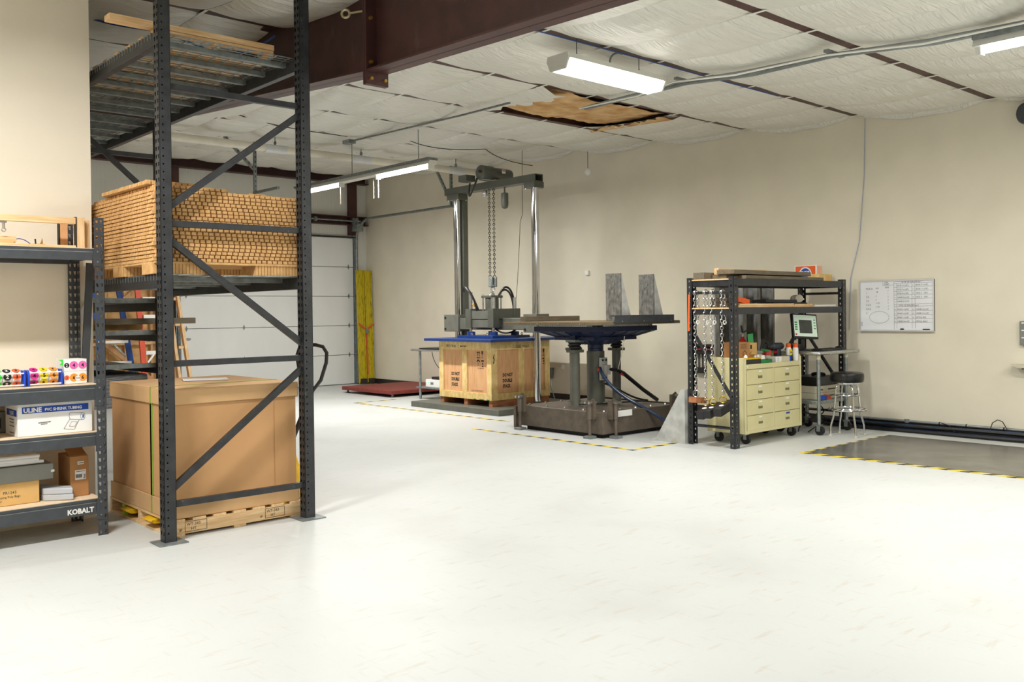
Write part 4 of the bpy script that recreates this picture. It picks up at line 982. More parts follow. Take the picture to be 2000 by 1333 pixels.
mb = MB(); line2(mb, [(8.755, .72), (8.775, .78), (8.755, .79), (8.77, .86), (8.745, .80), (8.765, .80), (8.745, .72)], .008, (0, CY0, 0), '-Y'); mb.build('scribble', 'ink', cr)
for (a, b) in ((10.32, 10.42), (10.50, 10.55), (10.19, 10.25)): MB().box(CX0-.0012, CX0-.0002, a, b, CZ0, CZ0+.014).build('paint_smear', 'green', cr)
# blue platen assembly resting on the crate
pl = thing('blue_platen', 'flat blue steel platen lying across the wooden crate', 'plate', (9.4, 10.75, 1.041))
MB().box(8.55, 10.26, 9.96, 11.56, 1.041, 1.080).build('lower_plate', 'blue_paint', pl, bevel=.003)
MB().box(8.97, 9.73, 10.40, 11.24, 1.081, 1.118).build('upper_plate', 'blue_paint', pl, bevel=.003)
HX = (9.10, 9.66); HY = (10.53, 11.20); RC = [(HX[0]+.06, HY[0]+.07), (HX[0]+.06, HY[1]-.06), (HX[1]-.06, HY[0]+.07), (HX[1]-.06, HY[1]-.06)]
for x, y in RC: MB().lathe([(.066, 0), (.066, .052), (.05, .055)], (x, y, 1.118), 16).build('socket', 'blue_paint', pl)
for x, y in ((9.02, 10.95), (9.60, 10.44), (9.02, 10.6)): MB().torus((x, y, 1.14), (0, 1, 0), .018, .006, 12, 5).build('lifting_eye', 'steel_bright', pl)
# the machine
ms = thing('test_press', 'grey press with two chrome columns and crosshead over the crate', 'machine', (9.4, 10.83, .085))
PXC = 9.40; PYA, PYB = 9.90, 11.76
for y, r in ((PYA, .058), (PYB, .056)):
    MB().cyl((PXC, y, .10), (PXC, y, 3.315), r, 28).build('chrome_column', 'chrome', ms)
    MB().lathe([(.11, 0), (.11, .03), (.075, .04), (.075, .055)], (PXC, y, .086), 20).build('column_flange', 'machine_grey', ms)
MB().box(9.475, 9.585, 11.70, 11.82, .086, 3.40).build('mast', 'machine_grey', ms, bevel=.01)
mb = MB(); bx0, bx1, bz0, bz1 = 9.335, 9.50, 3.405, 3.515
mb.box(bx0, bx1, 9.83, 12.0, bz1-.012, bz1).box(bx0, bx1, 9.83, 12.0, bz0, bz0+.012).box(bx0, bx0+.012, 9.83, 12.0, bz0+.012, bz1-.012).box(bx1-.012, bx1, 9.83, 12.0, bz0+.012, bz1-.012)
mb.build('top_beam', 'machine_grey', ms)
for y0, y1 in ((9.83, 10.06), (11.62, 11.92)):
    MB().box(9.32, 9.52, y0, y1, 3.315, 3.405).build('beam_clamp', 'machine_grey', ms, bevel=.004)
    for y in (y0+.03, y1-.03):
        for x in (9.335, 9.505): MB().cyl((x, y, 3.298), (x, y, 3.315), .011, 8).build('bolt', 'steel_bright', ms)
# crosshead
mb = MB(); mb.box(9.30, 9.50, 9.98, 11.70, 1.20, 1.385); mb.build('crosshead_tube', 'machine_olive', ms, bevel=.012)
for y0, y1 in ((9.76, 10.05), (11.60, 11.97)):
    MB().box(9.27, 9.53, y0, y1, 1.165, 1.44).build('column_clamp', 'machine_olive', ms, bevel=.005)
    for z in (1.21, 1.39): MB().cyl((9.255, y1-.04, z), (9.27, y1-.04, z), .018, 8).build('bolt', 'ink', ms)
for x, y in RC:
    MB().box(x-.06, x+.06, y-.065, y+.065, 1.235, 1.53).build('guide_block', 'machine_grey', ms, bevel=.003)
    MB().cyl((x, y, 1.173), (x, y, 1.235), .024, 14).build('guide_rod', 'chrome', ms)
    MB().cyl((x, y, 1.53), (x, y, 1.70 if y < 10.8 else 1.79), .030, 16).build('guide_rod', 'steel_bright', ms)
MB().box(HX[0]+.02, HX[1]-.02, HY[0]+.012, HY[0]+.03, 1.37, 1.527).box(HX[0]+.02, HX[1]-.02, HY[0]+.03, HY[0]+.05, 1.24, 1.36).build('side_plate', 'machine_grey', ms)
MB().box(HX[0]+.02, HX[0]+.05, HY[0]+.05, HY[1]-.02, 1.37, 1.50).box(HX[0]+.03, HX[0]+.06, HY[0]+.05, HY[1]-.02, 1.24, 1.365).build('side_plate', 'machine_olive', ms)
MB().box(HX[0]+.05, HX[1]-.02, HY[1]-.05, HY[1]-.02, 1.24, 1.52).build('side_plate', 'machine_grey', ms)
MB().box(HX[0]+.06, HX[1]-.06, HY[0]+.06, HY[1]-.06, 1.40, 1.50).build('head_deck', 'machine_grey', ms)
CC = (9.36, 10.86)
MB().lathe([(.105, 0), (.105, .19), (.10, .195)], (CC[0], CC[1], 1.50), 24).build('cylinder', 'machine_grey', ms)
MB().box(CC[0]-.12, CC[0]+.12, CC[1]-.12, CC[1]+.12, 1.697, 1.735).build('cylinder_cap', 'machine_grey', ms, bevel=.004)
for dx in (-.1, .1):
    for dy in (-.1, .1): MB().cyl((CC[0]+dx, CC[1]+dy, 1.50), (CC[0]+dx, CC[1]+dy, 1.755), .011, 8).build('tie_rod', 'steel_bright', ms)
MB().lathe([(.05, 0), (.042, .03), (.02, .05), (.016, .075)], (CC[0], CC[1], 1.735), 14).build('lifting_nut', 'steel_bright', ms)
MB().cyl((9.12, 11.05, 1.60), (9.12, 10.99, 1.60), .012, 8).box(9.105, 9.135, 10.97, 11.0, 1.56, 1.64).build('valve', 'brass', ms)
for k in (0, 1, 2):
    MB().tube(bez((9.12, 11.26+.02*k, 1.80+.02*k), (9.06, 11.14, 1.92+.02*k), (9.10, 10.98+.015*k, 1.74), (9.12+.02*k, 10.95, 1.50)), .014, 8).build('hose', 'hose_black', ms)
for k in (0, 1):
    MB().tube(bez((9.47, 10.80+.03*k, 1.73), (9.50, 10.76, 1.95-.06*k), (9.66-.03*k, 10.68, 1.92-.06*k), (9.66-.03*k, 10.66, 1.50)), .016, 8).build('hose', 'hose_black', ms)
MB().tube(bez((9.22, 10.66, 1.24), (9.27, 10.55, 1.12), (9.42, 10.48, 1.12), (9.50, 10.42, 1.24)), .014, 8).build('hose', 'hose_black', ms)
ht = thing('chain_hoist', 'grey electric chain hoist mounted on the top beam of the press', 'hoist', (9.42, 10.85, 3.515))
MB().prism([(9.15, 3.517), (9.75, 3.517), (9.75, 3.545), (9.15, 3.545)], 'y', 10.80, 10.90).build('mount', 'steel_bright', ht)
mb = MB(Matrix.Translation((9.13, 10.85, 3.635)) @ Matrix.Rotation(PI/2, 4, 'Y')); mb.lathe([(.06, -.012), (.10, 0), (.115, .02), (.115, .22), (.105, .26), (.098, .27), (.098, .58), (.09, .62), (.06, .635)], (0, 0, 0), 28); mb.build('motor', 'machine_grey', ht)
MB().box(9.06, 9.11, 10.78, 10.80, 3.62, 3.66).build('cover_plate', 'baseboard_dark', ht)
mb = MB(); mb.box(9.50, 9.57, 10.742, 10.748, 3.64, 3.70); mb.build('rating_label', 'paper', ht); MB().box(9.505, 9.565, 10.740, 10.742, 3.675, 3.69).build('rating_label_bar', 'red_tape', ht)
MB().box(9.02, 9.20, 11.04, 11.24, 3.517, 3.615).build('control_box', 'machine_grey', ht, bevel=.004)
for k in (0, 1): MB().tube(bez((9.10, 10.86+.02*k, 3.55), (9.02, 10.95, 3.25-.02*k), (9.12, 11.15, 3.20-.02*k), (9.16, 11.12+.01*k, 3.50)), .011, 8).build('cable', 'hose_black', ht)
MB().lathe([(.02, .25), (.052, .24), (.056, .22), (.056, .06), (.045, .015), (.02, 0)][::-1], (9.42, 10.60, 3.07), 18).build('chain_canister', 'machine_grey', ht)
MB().cyl((9.42, 10.60, 3.31), (9.42, 10.60, 3.42), .012, 8).build('canister_bracket', 'machine_grey', ht)
MB().lathe([(.03, 0), (.045, .02), (.045, .08), (.03, .10)], (9.36, 11.0, 3.29), 14).build('limit_switch', 'steel_bright', ht)
def chain_mesh(p0, p1, L, r, w, m_=None):
    m_ = m_ or MB(); p0 = Vector(p0); p1 = Vector(p1); d = p1-p0; n = max(1, round(d.length/(L*.74))); z = d.normalized()
    a = z.cross(Vector((.67, .74, 0))).normalized() if abs(z.z) > .2 else Vector((0, 0, 1)); b = z.cross(a).normalized()
    for i in range(n):
        c = p0+d*((i+.5)/n); s = a if i % 2 == 0 else b; pts = []
        for t in range(8):
            g = 2*PI*t/8+PI/8; pts.append(c+z*(L/2-w*.25)*(1 if math.sin(g) > 0 else -1)*min(1, abs(math.sin(g))*1.2)+s*w/2*math.cos(g)*1.05)
        m_.tube(pts, r, 4, closed=True)
    return m_
for (x, y) in ((9.36, 10.90), (9.40, 10.84)):
    o = chain_mesh((x, y, 3.40), (x, y, 2.02), .046, .0065, .034).build('load_chain', 'chain_dark', ht); o['kind'] = 'stuff'
MB().box(9.33, 9.37, 10.83, 10.91, 1.865, 2.03).box(9.385, 9.425, 10.80, 10.88, 1.865, 2.03).box(9.35, 9.41, 10.82, 10.88, 1.87, 1.90).build('hook_block', 'galv_dull', ht, bevel=.012)
MB().torus((9.375, 10.855, 1.835), (.7, .7, 0), .03, .009, 16, 6).build('hook', 'steel_bright', ht)
wire('hoist_cord', 'thin dark cord hanging from the ceiling right of the hoist canister', [(9.75, 10.55, roof_z(10.5)-.1), (9.75, 10.56, 3.0), (9.72, 10.58, 2.88), (9.69, 10.6, 2.2), (9.62, 10.6, 1.53)], .004, 'ink', 'cord')

# ================================================================== vibration table machine
SX, SY = 8.50, 7.88
vb = thing('vibration_table', 'taupe vibration table machine with blue head and three pedestals', 'machine', (SX, SY, 0))
mb = MB(); BX0, BX1, BY0, BY1 = 7.80, 9.12, 7.13, 8.53
MB().box(BX0, BX1, BY0, BY1, .048, .300).build('base', 'machine_taupe', vb, bevel=.006)
MB().box(BX0+.06, BX1-.06, BY0+.06, BY1-.06, .0, .047).build('base_gap_shade', 'rubber', vb)  # black block painted in for the shaded gap under the base, no real pad
MB().box(BX0-.06, BX0-.0, BY1+.02, BY1+.06, .02, .29).build('end_plate', 'machine_taupe', vb)
for i in range(5):
    for j in range(2): MB().lathe([(.017, 0), (.017, .012), (.01, .02)], (BX0+.1+i*.28, BY0+.07+j*1.26, .30), 6).build('cap_bolt', 'steel_bright', vb)
for j in range(1, 4): MB().lathe([(.017, 0), (.017, .012), (.01, .02)], (BX0+.08, BY0+.07+j*.31, .30), 6).build('cap_bolt', 'steel_bright', vb)
MB().box(8.00, 8.30, BY0-.012, BY0-.001, .235, .305).build('white_angle', 'white_paint', vb)
# pedestals
MB().lathe([(.165, 0), (.165, .02), (.155, .025), (.112, .026), (.112, .67)], (SX, SY, .30), 28).build('main_column', 'machine_grey', vb)
for k in range(8): a = k*PI/4; MB().lathe([(.012, 0), (.012, .012), (.006, .016)], (SX+.138*math.cos(a), SY+.138*math.sin(a), .326), 6).build('flange_bolt', 'steel_bright', vb)
for x, y in ((8.12, 7.87), (8.88, 7.87), (8.6, 8.36)):
    MB().lathe([(.09, 0), (.09, .012), (.057, .013), (.057, .67)], (x, y, .30), 20).build('pedestal', 'machine_olive', vb)
    MB().box(x-.078, x+.078, y-.078, y+.078, .965, 1.0).build('pedestal_cap', 'machine_olive', vb, bevel=.003)
    MB().lathe([(.055, 0), (.055, .008), (.074, .018), (.076, .028), (.074, .038), (.058, .046), (.074, .056), (.076, .066), (.074, .076), (.055, .086), (.055, .092)], (x, y, 1.0), 24).build('air_bellows', 'rubber', vb)
    MB().box(x-.08, x+.08, y-.08, y+.08, 1.092, 1.122).build('bellows_plate', 'galv_dull', vb)
    MB().box(x-.045, x+.045, y-.045, y+.045, 1.122, 1.19).build('bellows_post', 'blue_dark', vb)
MB().lathe([(.10, 0), (.10, .03), (.096, .034), (.10, .038), (.10, .10)], (SX, SY, .97), 24).build('neck', 'blue_dark', vb)
h1, h0, zt, zb_ = .545, .12, 1.255, 1.055
mb = MB().add([(SX-h0,SY-h0,zb_),(SX+h0,SY-h0,zb_),(SX+h0,SY+h0,zb_),(SX-h0,SY+h0,zb_),(SX-h1,SY-h1,zt-.03),(SX+h1,SY-h1,zt-.03),(SX+h1,SY+h1,zt-.03),(SX-h1,SY+h1,zt-.03),(SX-h1,SY-h1,zt+.03),(SX+h1,SY-h1,zt+.03),(SX+h1,SY+h1,zt+.03),(SX-h1,SY+h1,zt+.03)],
    [(3,2,1,0),(0,1,5,4),(1,2,6,5),(2,3,7,6),(3,0,4,7),(4,5,9,8),(5,6,10,9),(6,7,11,10),(7,4,8,11),(8,9,10,11)])
mb.build('head_expander', 'blue_dark', vb)
for k in range(4):
    R = Matrix.Translation((SX, SY, 0)) @ Matrix.Rotation(k*PI/2, 4, 'Z')
    for t in (-.8, -.4, 0, .4, .8):
        mb = MB(R); mb.bar((t*h0, -h0-.004, zb_+.005), (t*h1, -h1+.01, zt-.034), .012, .02); mb.build('rib', 'blue_dark', vb)
    mb = MB(R); mb.box(-h1*.62, h1*.62, -h0-(h1-h0)*.60-.01, -h0-(h1-h0)*.60+.01, zb_+.06, zb_+.10); mb.build('rib', 'blue_dark', vb)
    mb = MB(R); mb.box(-h1+.10, h1-.18, -h1-.003, -h1, 1.287, 1.304); mb.build('perforated_strip', 'galv_plate', vb)
    mb = MB(R); mb.box(-h1+.09, h1-.17, -h1+.002, h1, 1.285, 1.305); mb.build('table_plate', 'galv_dull', vb)
    mb = MB(R); 
    for i in range(26): mb.box(-h1+.12+i*.03, -h1+.13+i*.03, -h1-.0045, -h1-.003, 1.291, 1.300)
    o = mb.build('strip_holes', 'ink', vb); o['kind'] = 'stuff'
sl = thing('table_slab', 'tan edged platform slab lying on the blue vibration head', 'board', (8.5, 7.95, 1.306))
MB().box(7.72, 9.36, 7.22, 8.74, 1.306, 1.338).build('core', 'taupe_board', sl); MB().box(7.722, 9.358, 7.222, 8.738, 1.338, 1.346).build('top_sheet', 'slab_edge', sl)
for i in range(4): MB().cyl((7.719, 7.4+i*.36, 1.325), (7.7205, 7.4+i*.36, 1.325), .008, 8).build('screw', 'steel_bright', sl)
tag(MB().box(7.95, 8.95, 8.58, 8.68, 1.347, 1.412).build('wood_rail', 'taupe_board', bevel=.003), 'brown bar lying along the back edge of the platform slab', 'bar')
ch = thing('steel_channel', 'smooth grey steel channel along the front edge of the platform slab', 'channel', (8.6, 7.2, 1.33))
MB().box(8.10, 9.20, 7.186, 7.20, 1.328, 1.418).box(8.10, 9.20, 7.20, 7.26, 1.404, 1.418).box(8.10, 9.20, 7.20, 7.217, 1.328, 1.345).build('web', 'charcoal_steel', ch)
for x in (8.22, 8.62, 9.14): MB().cyl((x, 7.180, 1.345), (x, 7.187, 1.345), .007, 8).build('screw', 'steel_bright', ch)
def angle_bracket(x, label):
    t_ = thing('angle_bracket', label, 'bracket', (x, 7.45, 1.347))
    MB().box(x, x+.03, 7.34, 7.57, 1.347, 1.925).build('upright_plate', 'aluminium_mottled_shaded', t_, bevel=.002)  # mottled plate darker, gussets paler: the bracket's shading is put into the colours
    for y in (7.34, 7.545): MB().prism([(x+.03, 1.365), (x+.21, 1.365), (x+.03, 1.915)], 'y', y, y+.025).build('gusset', 'galv_plate', t_)
    MB().box(x+.03, x+.23, 7.34, 7.57, 1.347, 1.365).build('foot_plate', 'aluminium', t_); return t_
angle_bracket(8.36, 'mottled aluminium angle bracket on the slab nearer the chrome press'); angle_bracket(8.98, 'mottled aluminium angle bracket on the slab nearer the steel shelf')
# outrigger legs
def outrigger(px, py, dx, dy):
    ax = Vector((dx, dy, 0)); s = Vector((-dy, dx, 0))
    P = lambda a, b, z: Vector((px, py, 0))+ax*a+s*b+Vector((0, 0, z))
    lg = MB().cyl(P(0, 0, .02), P(0, 0, .24), .018, 14).cyl(P(0, 0, .22), P(0, 0, .40), .026, 14).build('outrigger_leg', 'machine_taupe', vb)
    m_ = MB()
    poly = [(.03, .20), (.03, .36), (.05, .44), (.09, .46), (.11, .44), (.11, .20)]
    vs = [P(-.045, b-.07, z) for b, z in poly]+[P(-.030, b-.07, z) for b, z in poly]; n = len(poly)
    m_.add(vs, [tuple(range(n)), tuple(range(2*n-1, n-1, -1))]+[(i, i+n, (i+1) % n+n, (i+1) % n) for i in range(n)]); 
    m_.cyl(P(-.05, 0, .415), P(.04, 0, .415), .019, 12).box(*sorted((P(-.06,-.07,0).x, P(-.02,.05,0).x)), *sorted((P(-.06,-.07,0).y, P(-.02,.05,0).y)), .22, .43); m_.build('outrigger_bracket', 'machine_taupe', vb)
    for b in (-.03, .035): MB().cyl(P(.0, b, .415), P(.05, b, .415), .016, 8).build('pivot_bolt', 'steel_bright', vb)
    MB().box(px-.055, px+.055, py-.055, py+.055, 0, .03).build('outrigger_foot', 'galv_dull', vb, bevel=.003)
outrigger(7.74, 8.47, -1, 0); outrigger(7.74, 7.28, -1, 0); outrigger(7.95, 7.065, 0, -1); outrigger(9.08, 7.065, 0, -1)
# servo valve and hoses
MB().box(8.44, 8.56, 7.735, 7.768, .61, .89).build('valve_manifold', 'galv_plate', vb, bevel=.003)
MB().box(8.47, 8.56, 7.68, 7.735, .68, .80).build('valve_body', 'galv_plate', vb, bevel=.003)
for x in (8.47, 8.53):
    for z in (.64, .86): MB().cyl((x, 7.725, z), (x, 7.737, z), .013, 8).build('socket_screw', 'ink', vb)
MB().cyl((8.53, 7.70, .745), (8.68, 7.68, .73), .022, 10).build('connector', 'rubber', vb)
MB().tube(bez((8.40, 7.72, .77), (8.36, 7.62, .60), (8.42, 7.42, .45), (8.52, 7.22, .34))+bez((8.52, 7.22, .34), (8.66, 7.02, .22), (8.76, 6.92, .08), (9.00, 6.88, .035))[1:], .022, 10).build('hose', 'hose_blue', vb)
MB().cyl((8.395, 7.725, .73), (8.392, 7.715, .765), .025, 10).build('hose_band', 'red_tape', vb)
MB().tube([(8.68, 7.68, .73), (8.78, 7.66, .68), (9.1, 7.62, .46), (9.36, 7.6, .31)], .026, 10).build('hose', 'hose_black', vb)
MB().cyl((8.73, 7.675, .70), (8.79, 7.665, .675), .03, 10).build('hose_band', 'red_tape', vb)
MB().tube(bez((8.56, 7.78, .56), (8.75, 7.7, .50), (8.85, 7.65, .36), (9.11, 7.55, .325)), .012, 8).build('hose', 'hose_black', vb)
MB().tube(bez((8.56, 7.45, 1.16), (8.58, 7.5, .95), (8.58, 7.55, .85), (8.66, 7.65, .74)), .005, 6).build('thin_line', 'tag_white', vb)
MB().tube([(8.12, 7.80, .33), (8.3, 7.70, .328), (8.6, 7.62, .33), (9.0, 7.5, .33)], .009, 6).build('thin_line', 'hose_black', vb)

# ================================================================== black shelf unit beside the vibration table
sh_ = thing('steel_shelving', 'open black steel shelving unit standing over the cream drawer cart', 'shelf', (9.35, 5.9, 0))
SX0, SX1, SYF, SYR, SHH = 8.17, 10.53, 5.60, 6.20, 1.82
def slot_post(x0, x1, y0, y1, H, front):
    m_ = MB(); w = x1-x0; d = y1-y0; p = .065; n = int(H/p)
    def cells(W): return [(a, b, i*p, (i+1)*p, [((a+b)/2-.008, i*p+.02), ((a+b)/2+.008, i*p+.02), ((a+b)/2+.008, i*p+.042), ((a+b)/2-.008, i*p+.042)]) for i in range(n) for a, b in ((0, W),)]
    m_.perf((x0, y0 if front else y1, 0), (1, 0, 0), (0, 0, 1), (0, -1, 0), cells(w), .003)
    m_.perf((x0, y1, 0), (0, -1, 0), (0, 0, 1), (-1, 0, 0), cells(d), .003)
    m_.perf((x1, y0, 0), (0, 1, 0), (0, 0, 1), (1, 0, 0), cells(d), .003)
    return m_
for x0, x1 in ((SX0, SX0+.085), (SX1-.085, SX1)):
    slot_post(x0, x1, SYF, SYF+.06, SHH, True).build('post', 'black_steel', sh_); slot_post(x0, x1, SYR-.06, SYR, SHH, False).build('post', 'black_steel', sh_)
    xm_ = (x0+x1)/2
    for z in (.21, 1.655): MB().cyl((xm_, SYF+.06, z), (xm_, SYR-.06, z), .016, 10).build('side_rail', 'black_steel', sh_)
    MB().bar((xm_, SYR-.05, 1.223), (xm_, SYF+.04, .498), .02, .035).build('side_brace', 'black_steel', sh_)
for zb, zt2 in ((1.722, 1.798), (1.418, 1.490)):
    for y in (SYF+.004, SYR-.034): MB().box(SX0+.085, SX1-.085, y, y+.03, zb, zt2).build('shelf_beam', 'black_steel', sh_, bevel=.003)
    MB().box(SX0+.01, SX1-.01, SYF+.034, SYR-.034, zt2-.012, zt2+.002).build('deck_board', 'pine', sh_)
    MB().box(SX0+.02, SX0+.05, SYF+.06, SYR-.06, zb, zt2-.013).build('end_rail', 'black_steel', sh_); MB().box(SX1-.05, SX1-.02, SYF+.06, SYR-.06, zb, zt2-.013).build('end_rail', 'black_steel', sh_)
MB().bar((9.75, SYR-.02, .62), (10.5, SYR-.02, 1.28), .02, .05).build('back_brace', 'black_steel', sh_)
# things on the top deck
z0 = 1.801
for i, (x0, x1, y0, y1, za, h_, mm, lb) in enumerate((
    (8.45, 10.06, 5.63, 5.78, 0, .036, 'taupe_board', 'front long grey brown plank on the top of the shelving'),
    (8.33, 9.98, 5.80, 5.98, 0, .050, 'taupe_board', 'middle long grey brown plank on the top of the shelving'),
    (8.30, 9.86, 5.68, 5.90, .051, .045, 'taupe_board', 'upper grey brown plank on the stacked planks of the shelving'),
    (8.36, 9.30, 5.92, 5.98, .051, .070, 'pine', 'white edged board behind the stacked planks on the shelving'))):
    tag(MB().box(x0, x1, y0, y1, z0+za, z0+za+h_).build('timber_plank', mm, bevel=.003), lb, 'plank')
tag(MB().box(8.19, 8.40, 5.99, 6.13, z0, z0+.075).build('timber_offcut', 'taupe_board', bevel=.003), 'short brown timber block at the left end of the shelving top', 'wood block')
tag(MB().prism([(6.0, 0), (6.10, 0), (6.13, .04), (6.10, .085), (6.0, .085)], 'x', 8.13, 8.22).build('x', 'block_wood') if False else MB().box(10.10, 10.42, 5.72, 5.86, z0, z0+.085).build('timber_offcut', 'crate_pine', bevel=.003), 'yellow pine block in front of the orange wipes box', 'wood block')
ob_ = thing('wipes_box', 'orange and white SHOP WIPES carton on top of the shelving', 'box', (10.4, 6.0, z0))
MB().box(10.32, 10.46, 5.87, 6.17, z0, z0+.205).build('body', 'paper', ob_, bevel=.003)
MB().box(10.3185, 10.3195, 5.885, 6.155, z0+.02, z0+.195).build('orange_panel', 'orange', ob_); MB().box(10.335, 10.45, 5.8685, 5.8695, z0+.02, z0+.195).build('peach_panel', 'peach', ob_)
disc((10.3178, 6.02, z0+.10), .085, '-X', 'paper', ob_, 'badge'); disc((10.3172, 6.02, z0+.10), .07, '-X', 'ink_blue', ob_, 'badge'); text('SHOP', .045, (10.3165, 6.02, z0+.105), '-X', 'paper', ob_, align='CENTER', bold=.0015); text('WAY', .045, (10.3165, 6.02, z0+.065), '-X', 'paper', ob_, align='CENTER', bold=.0015)
# things on the second deck
z0 = 1.493
for (x0, x1, y0, y1, za, h_, mm, lb, nm) in (
    (8.30, 9.42, 5.63, 5.70, 0, .020, 'pine', 'lower thin pine strip at the front of the middle shelf', 'pine_strip'),
    (8.33, 9.40, 5.63, 5.70, .021, .018, 'pine', 'upper thin pine strip at the front of the middle shelf', 'pine_strip'),
    (9.43, 9.82, 5.64, 5.72, 0, .032, 'pine', 'short pine strip right of the two long strips', 'pine_strip'),
    (9.86, 10.34, 5.63, 5.80, 0, .022, 'paper', 'flat white sheet at the right end of the middle shelf', 'flat_sheet'),
    (9.25, 9.98, 5.80, 6.02, 0, .05, 'plastic_black', 'lower black case on the middle shelf', 'flat_case'),
    (9.12, 9.78, 5.82, 6.00, .051, .035, 'plastic_black', 'upper black case on the middle shelf', 'flat_case'),
    (8.34, 8.56, 5.84, 6.02, 0, .055, 'taupe_board', 'lower brown wood block behind the hanging chains', 'timber_offcut'),
    (8.36, 8.60, 5.86, 6.02, .056, .05, 'taupe_board', 'upper brown wood block behind the hanging chains', 'timber_offcut')):
    tag(MB().box(x0, x1, y0, y1, z0+za, z0+za+h_).build(nm, mm, bevel=.002), lb, nm.split('_')[-1])
mb = MB(Matrix.Translation((8.42, 5.71, z0+.115)) @ Matrix.Rotation(math.radians(8), 4, 'Y')); mb.box(-.02, .22, 0, .06, -.055, 0)
tag(mb.build('red_block', 'orange'), 'bright orange plastic block tilted on the middle shelf', 'block')
mb = MB(); n = 12; prof = [(9.98+.06*math.cos(PI*i/n), z0+.075+.045*math.sin(PI*i/n)-.02) for i in range(n+1)]+[(9.98-.05*math.cos(PI*i/n), z0+.045+.03*math.sin(PI*i/n)) for i in range(n+1)]
tag(MB().cyl((9.80, 5.80, z0+.098), (10.05, 6.02, z0+.098), .046, 20).build('grey_pipe_piece', 'cream_plastic'), 'short grey pipe piece on the black cases of the middle shelf', 'pipe')
# chains with test weights hanging from the side rail
xr = SX0+.0425
def hanging(y, zb, label, m_hook='steel_bright'):
    t_ = thing('hanging_chain', label, 'chain', (xr, y, zb), 'chains on the shelving rail')
    o = chain_mesh((xr-.018, y, 1.675), (xr-.02, y-.01, zb+.03), .052, .0042, .027).build('links', 'steel_bright', t_); o['kind'] = 'stuff'
    o = chain_mesh((xr+.020, y-.015, 1.675), (xr+.025, y-.02, 1.36), .052, .0042, .027).build('links', 'steel_bright', t_); o['kind'] = 'stuff'
    MB().torus((xr, y-.006, 1.662), (0, 1, 0), .026, .0065, 12, 5).build('top_link', 'steel_bright', t_)
    MB().torus((xr+.01, y-.02, 1.335), (.4, 1, 0), .018, .006, 12, 6).box(xr-.002, xr+.022, y-.03, y-.012, 1.31, 1.325).build('grab_hook', 'white_paint', t_)
    MB().torus((xr-.02, y-.01, zb+.012), (1, .4, 0), .036, .006, 16, 6).build('ring', m_hook, t_)
    return t_
CHN = [(6.12, .545, 'leftmost hanging chain, with the wooden handle block below'), (5.99, .455, 'second hanging chain from the left on the shelving rail'), (5.90, .470, 'third hanging chain from the left on the shelving rail'), (5.77, .500, 'rightmost hanging chain, nearest the front post')]
for i, (y, zb, lb) in enumerate(CHN): hanging(y, zb, lb, 'steel_bright' if i == 0 else 'brass')
tag(MB(Matrix.Translation((xr-.02, 6.09, .49)) @ Matrix.Rotation(.1, 4, 'Y')).box(-.10, .10, -.05, .05, -.035, .03).build('handle_block', 'block_wood', bevel=.006), 'worn wooden handle block hanging at the left chain', 'wood block')
for i, ((y, zb, _), lb) in enumerate(zip(CHN[1:], ('black test weight block hanging at the left of three', 'black test weight block hanging in the middle of three', 'black test weight block hanging at the right of three'))):
    t_ = thing('test_weight', lb, 'weight', (xr-.02, y-.01, zb-.15))
    R = Matrix.Translation((xr-.02, y-.03, zb-.075)) @ Matrix.Rotation(math.radians(-13), 4, 'Y') @ Matrix.Rotation(math.radians(6), 4, 'Z')
    m_ = MB(R); m_.prism([(-.17, -.044), (.13, -.044), (.15, -.03), (.15, .038), (.10, .044), (-.17, .044)], 'z', -.045, .045); m_.build('block', 'weight_black', t_, bevel=.006)
    m_ = MB(R); m_.lathe([(.026, 0), (.026, .002)], (-.06, 0, .046), 14); m_.build('sticker', 'paper', t_)
tag(MB().tube([(8.16, 6.165, 1.64), (8.15, 6.168, 1.30), (8.15, 6.168, 1.24)], .011, 8).build('orange_strap', 'orange'), 'orange strap hanging at the rear left post of the shelving', 'strap')
# standing gusset plate and plates behind it
gp = thing('gusset_plate', 'tapered galvanized gusset plate standing left of the shelving post', 'plate', (8.14, 6.42, 0))
MB().prism([(6.64, .0), (6.215, .0), (6.215, .60), (6.262, .60)], 'x', 8.125, 8.145).build('web', 'galv_plate', gp); MB().box(8.145, 8.30, 6.215, 6.235, 0, .60).build('flange', 'galv_plate', gp)
MB().prism([(6.66, .0), (6.60, .0), (6.60, .03), (6.66, .03)], 'x', 8.10, 8.30).build('toe', 'galv_plate', gp)
af = thing('aluminium_fixture', 'tall mottled aluminium fixture with vertical ribs behind the drawer cart', 'fixture', (9.6, 6.6, 0))
for i, (x0, x1, mm) in enumerate(((9.10, 9.19, 'aluminium'), (9.20, 9.44, 'aluminium_dark'), (9.52, 9.74, 'aluminium_dark'), (9.82, 10.12, 'aluminium_dark'))): MB().box(x0, x1, 6.50+.002*i, 6.52+.002*i, .0, 1.76).build('sheet', mm, af)
for x in (9.445, 9.745, 10.10): MB().box(x, x+.07 if x < 10 else x+.03, 6.34, 6.50, 0, 1.76).build('rib', 'aluminium', af)
dr_ = thing('tool_rail', 'black tool rail with red tools on the wall behind the chains', 'tool rack', (10.7, 7.7, .6))
MB().box(XW-.10, XW-.005, 7.30, 8.12, .84, .95).build('rail', 'plastic_black', dr_, bevel=.01)
for i in range(4): MB().prism([(7.42+.16*i, .95), (7.54+.16*i, .95), (7.51+.16*i, .985), (7.45+.16*i, .985)], 'x', XW-.13, XW-.03).build('tool_handle', 'plastic_black', dr_); MB().box(XW-.135, XW-.10, 7.40+.16*i, 7.52+.16*i, .905, .92).build('red_strip', 'red', dr_)
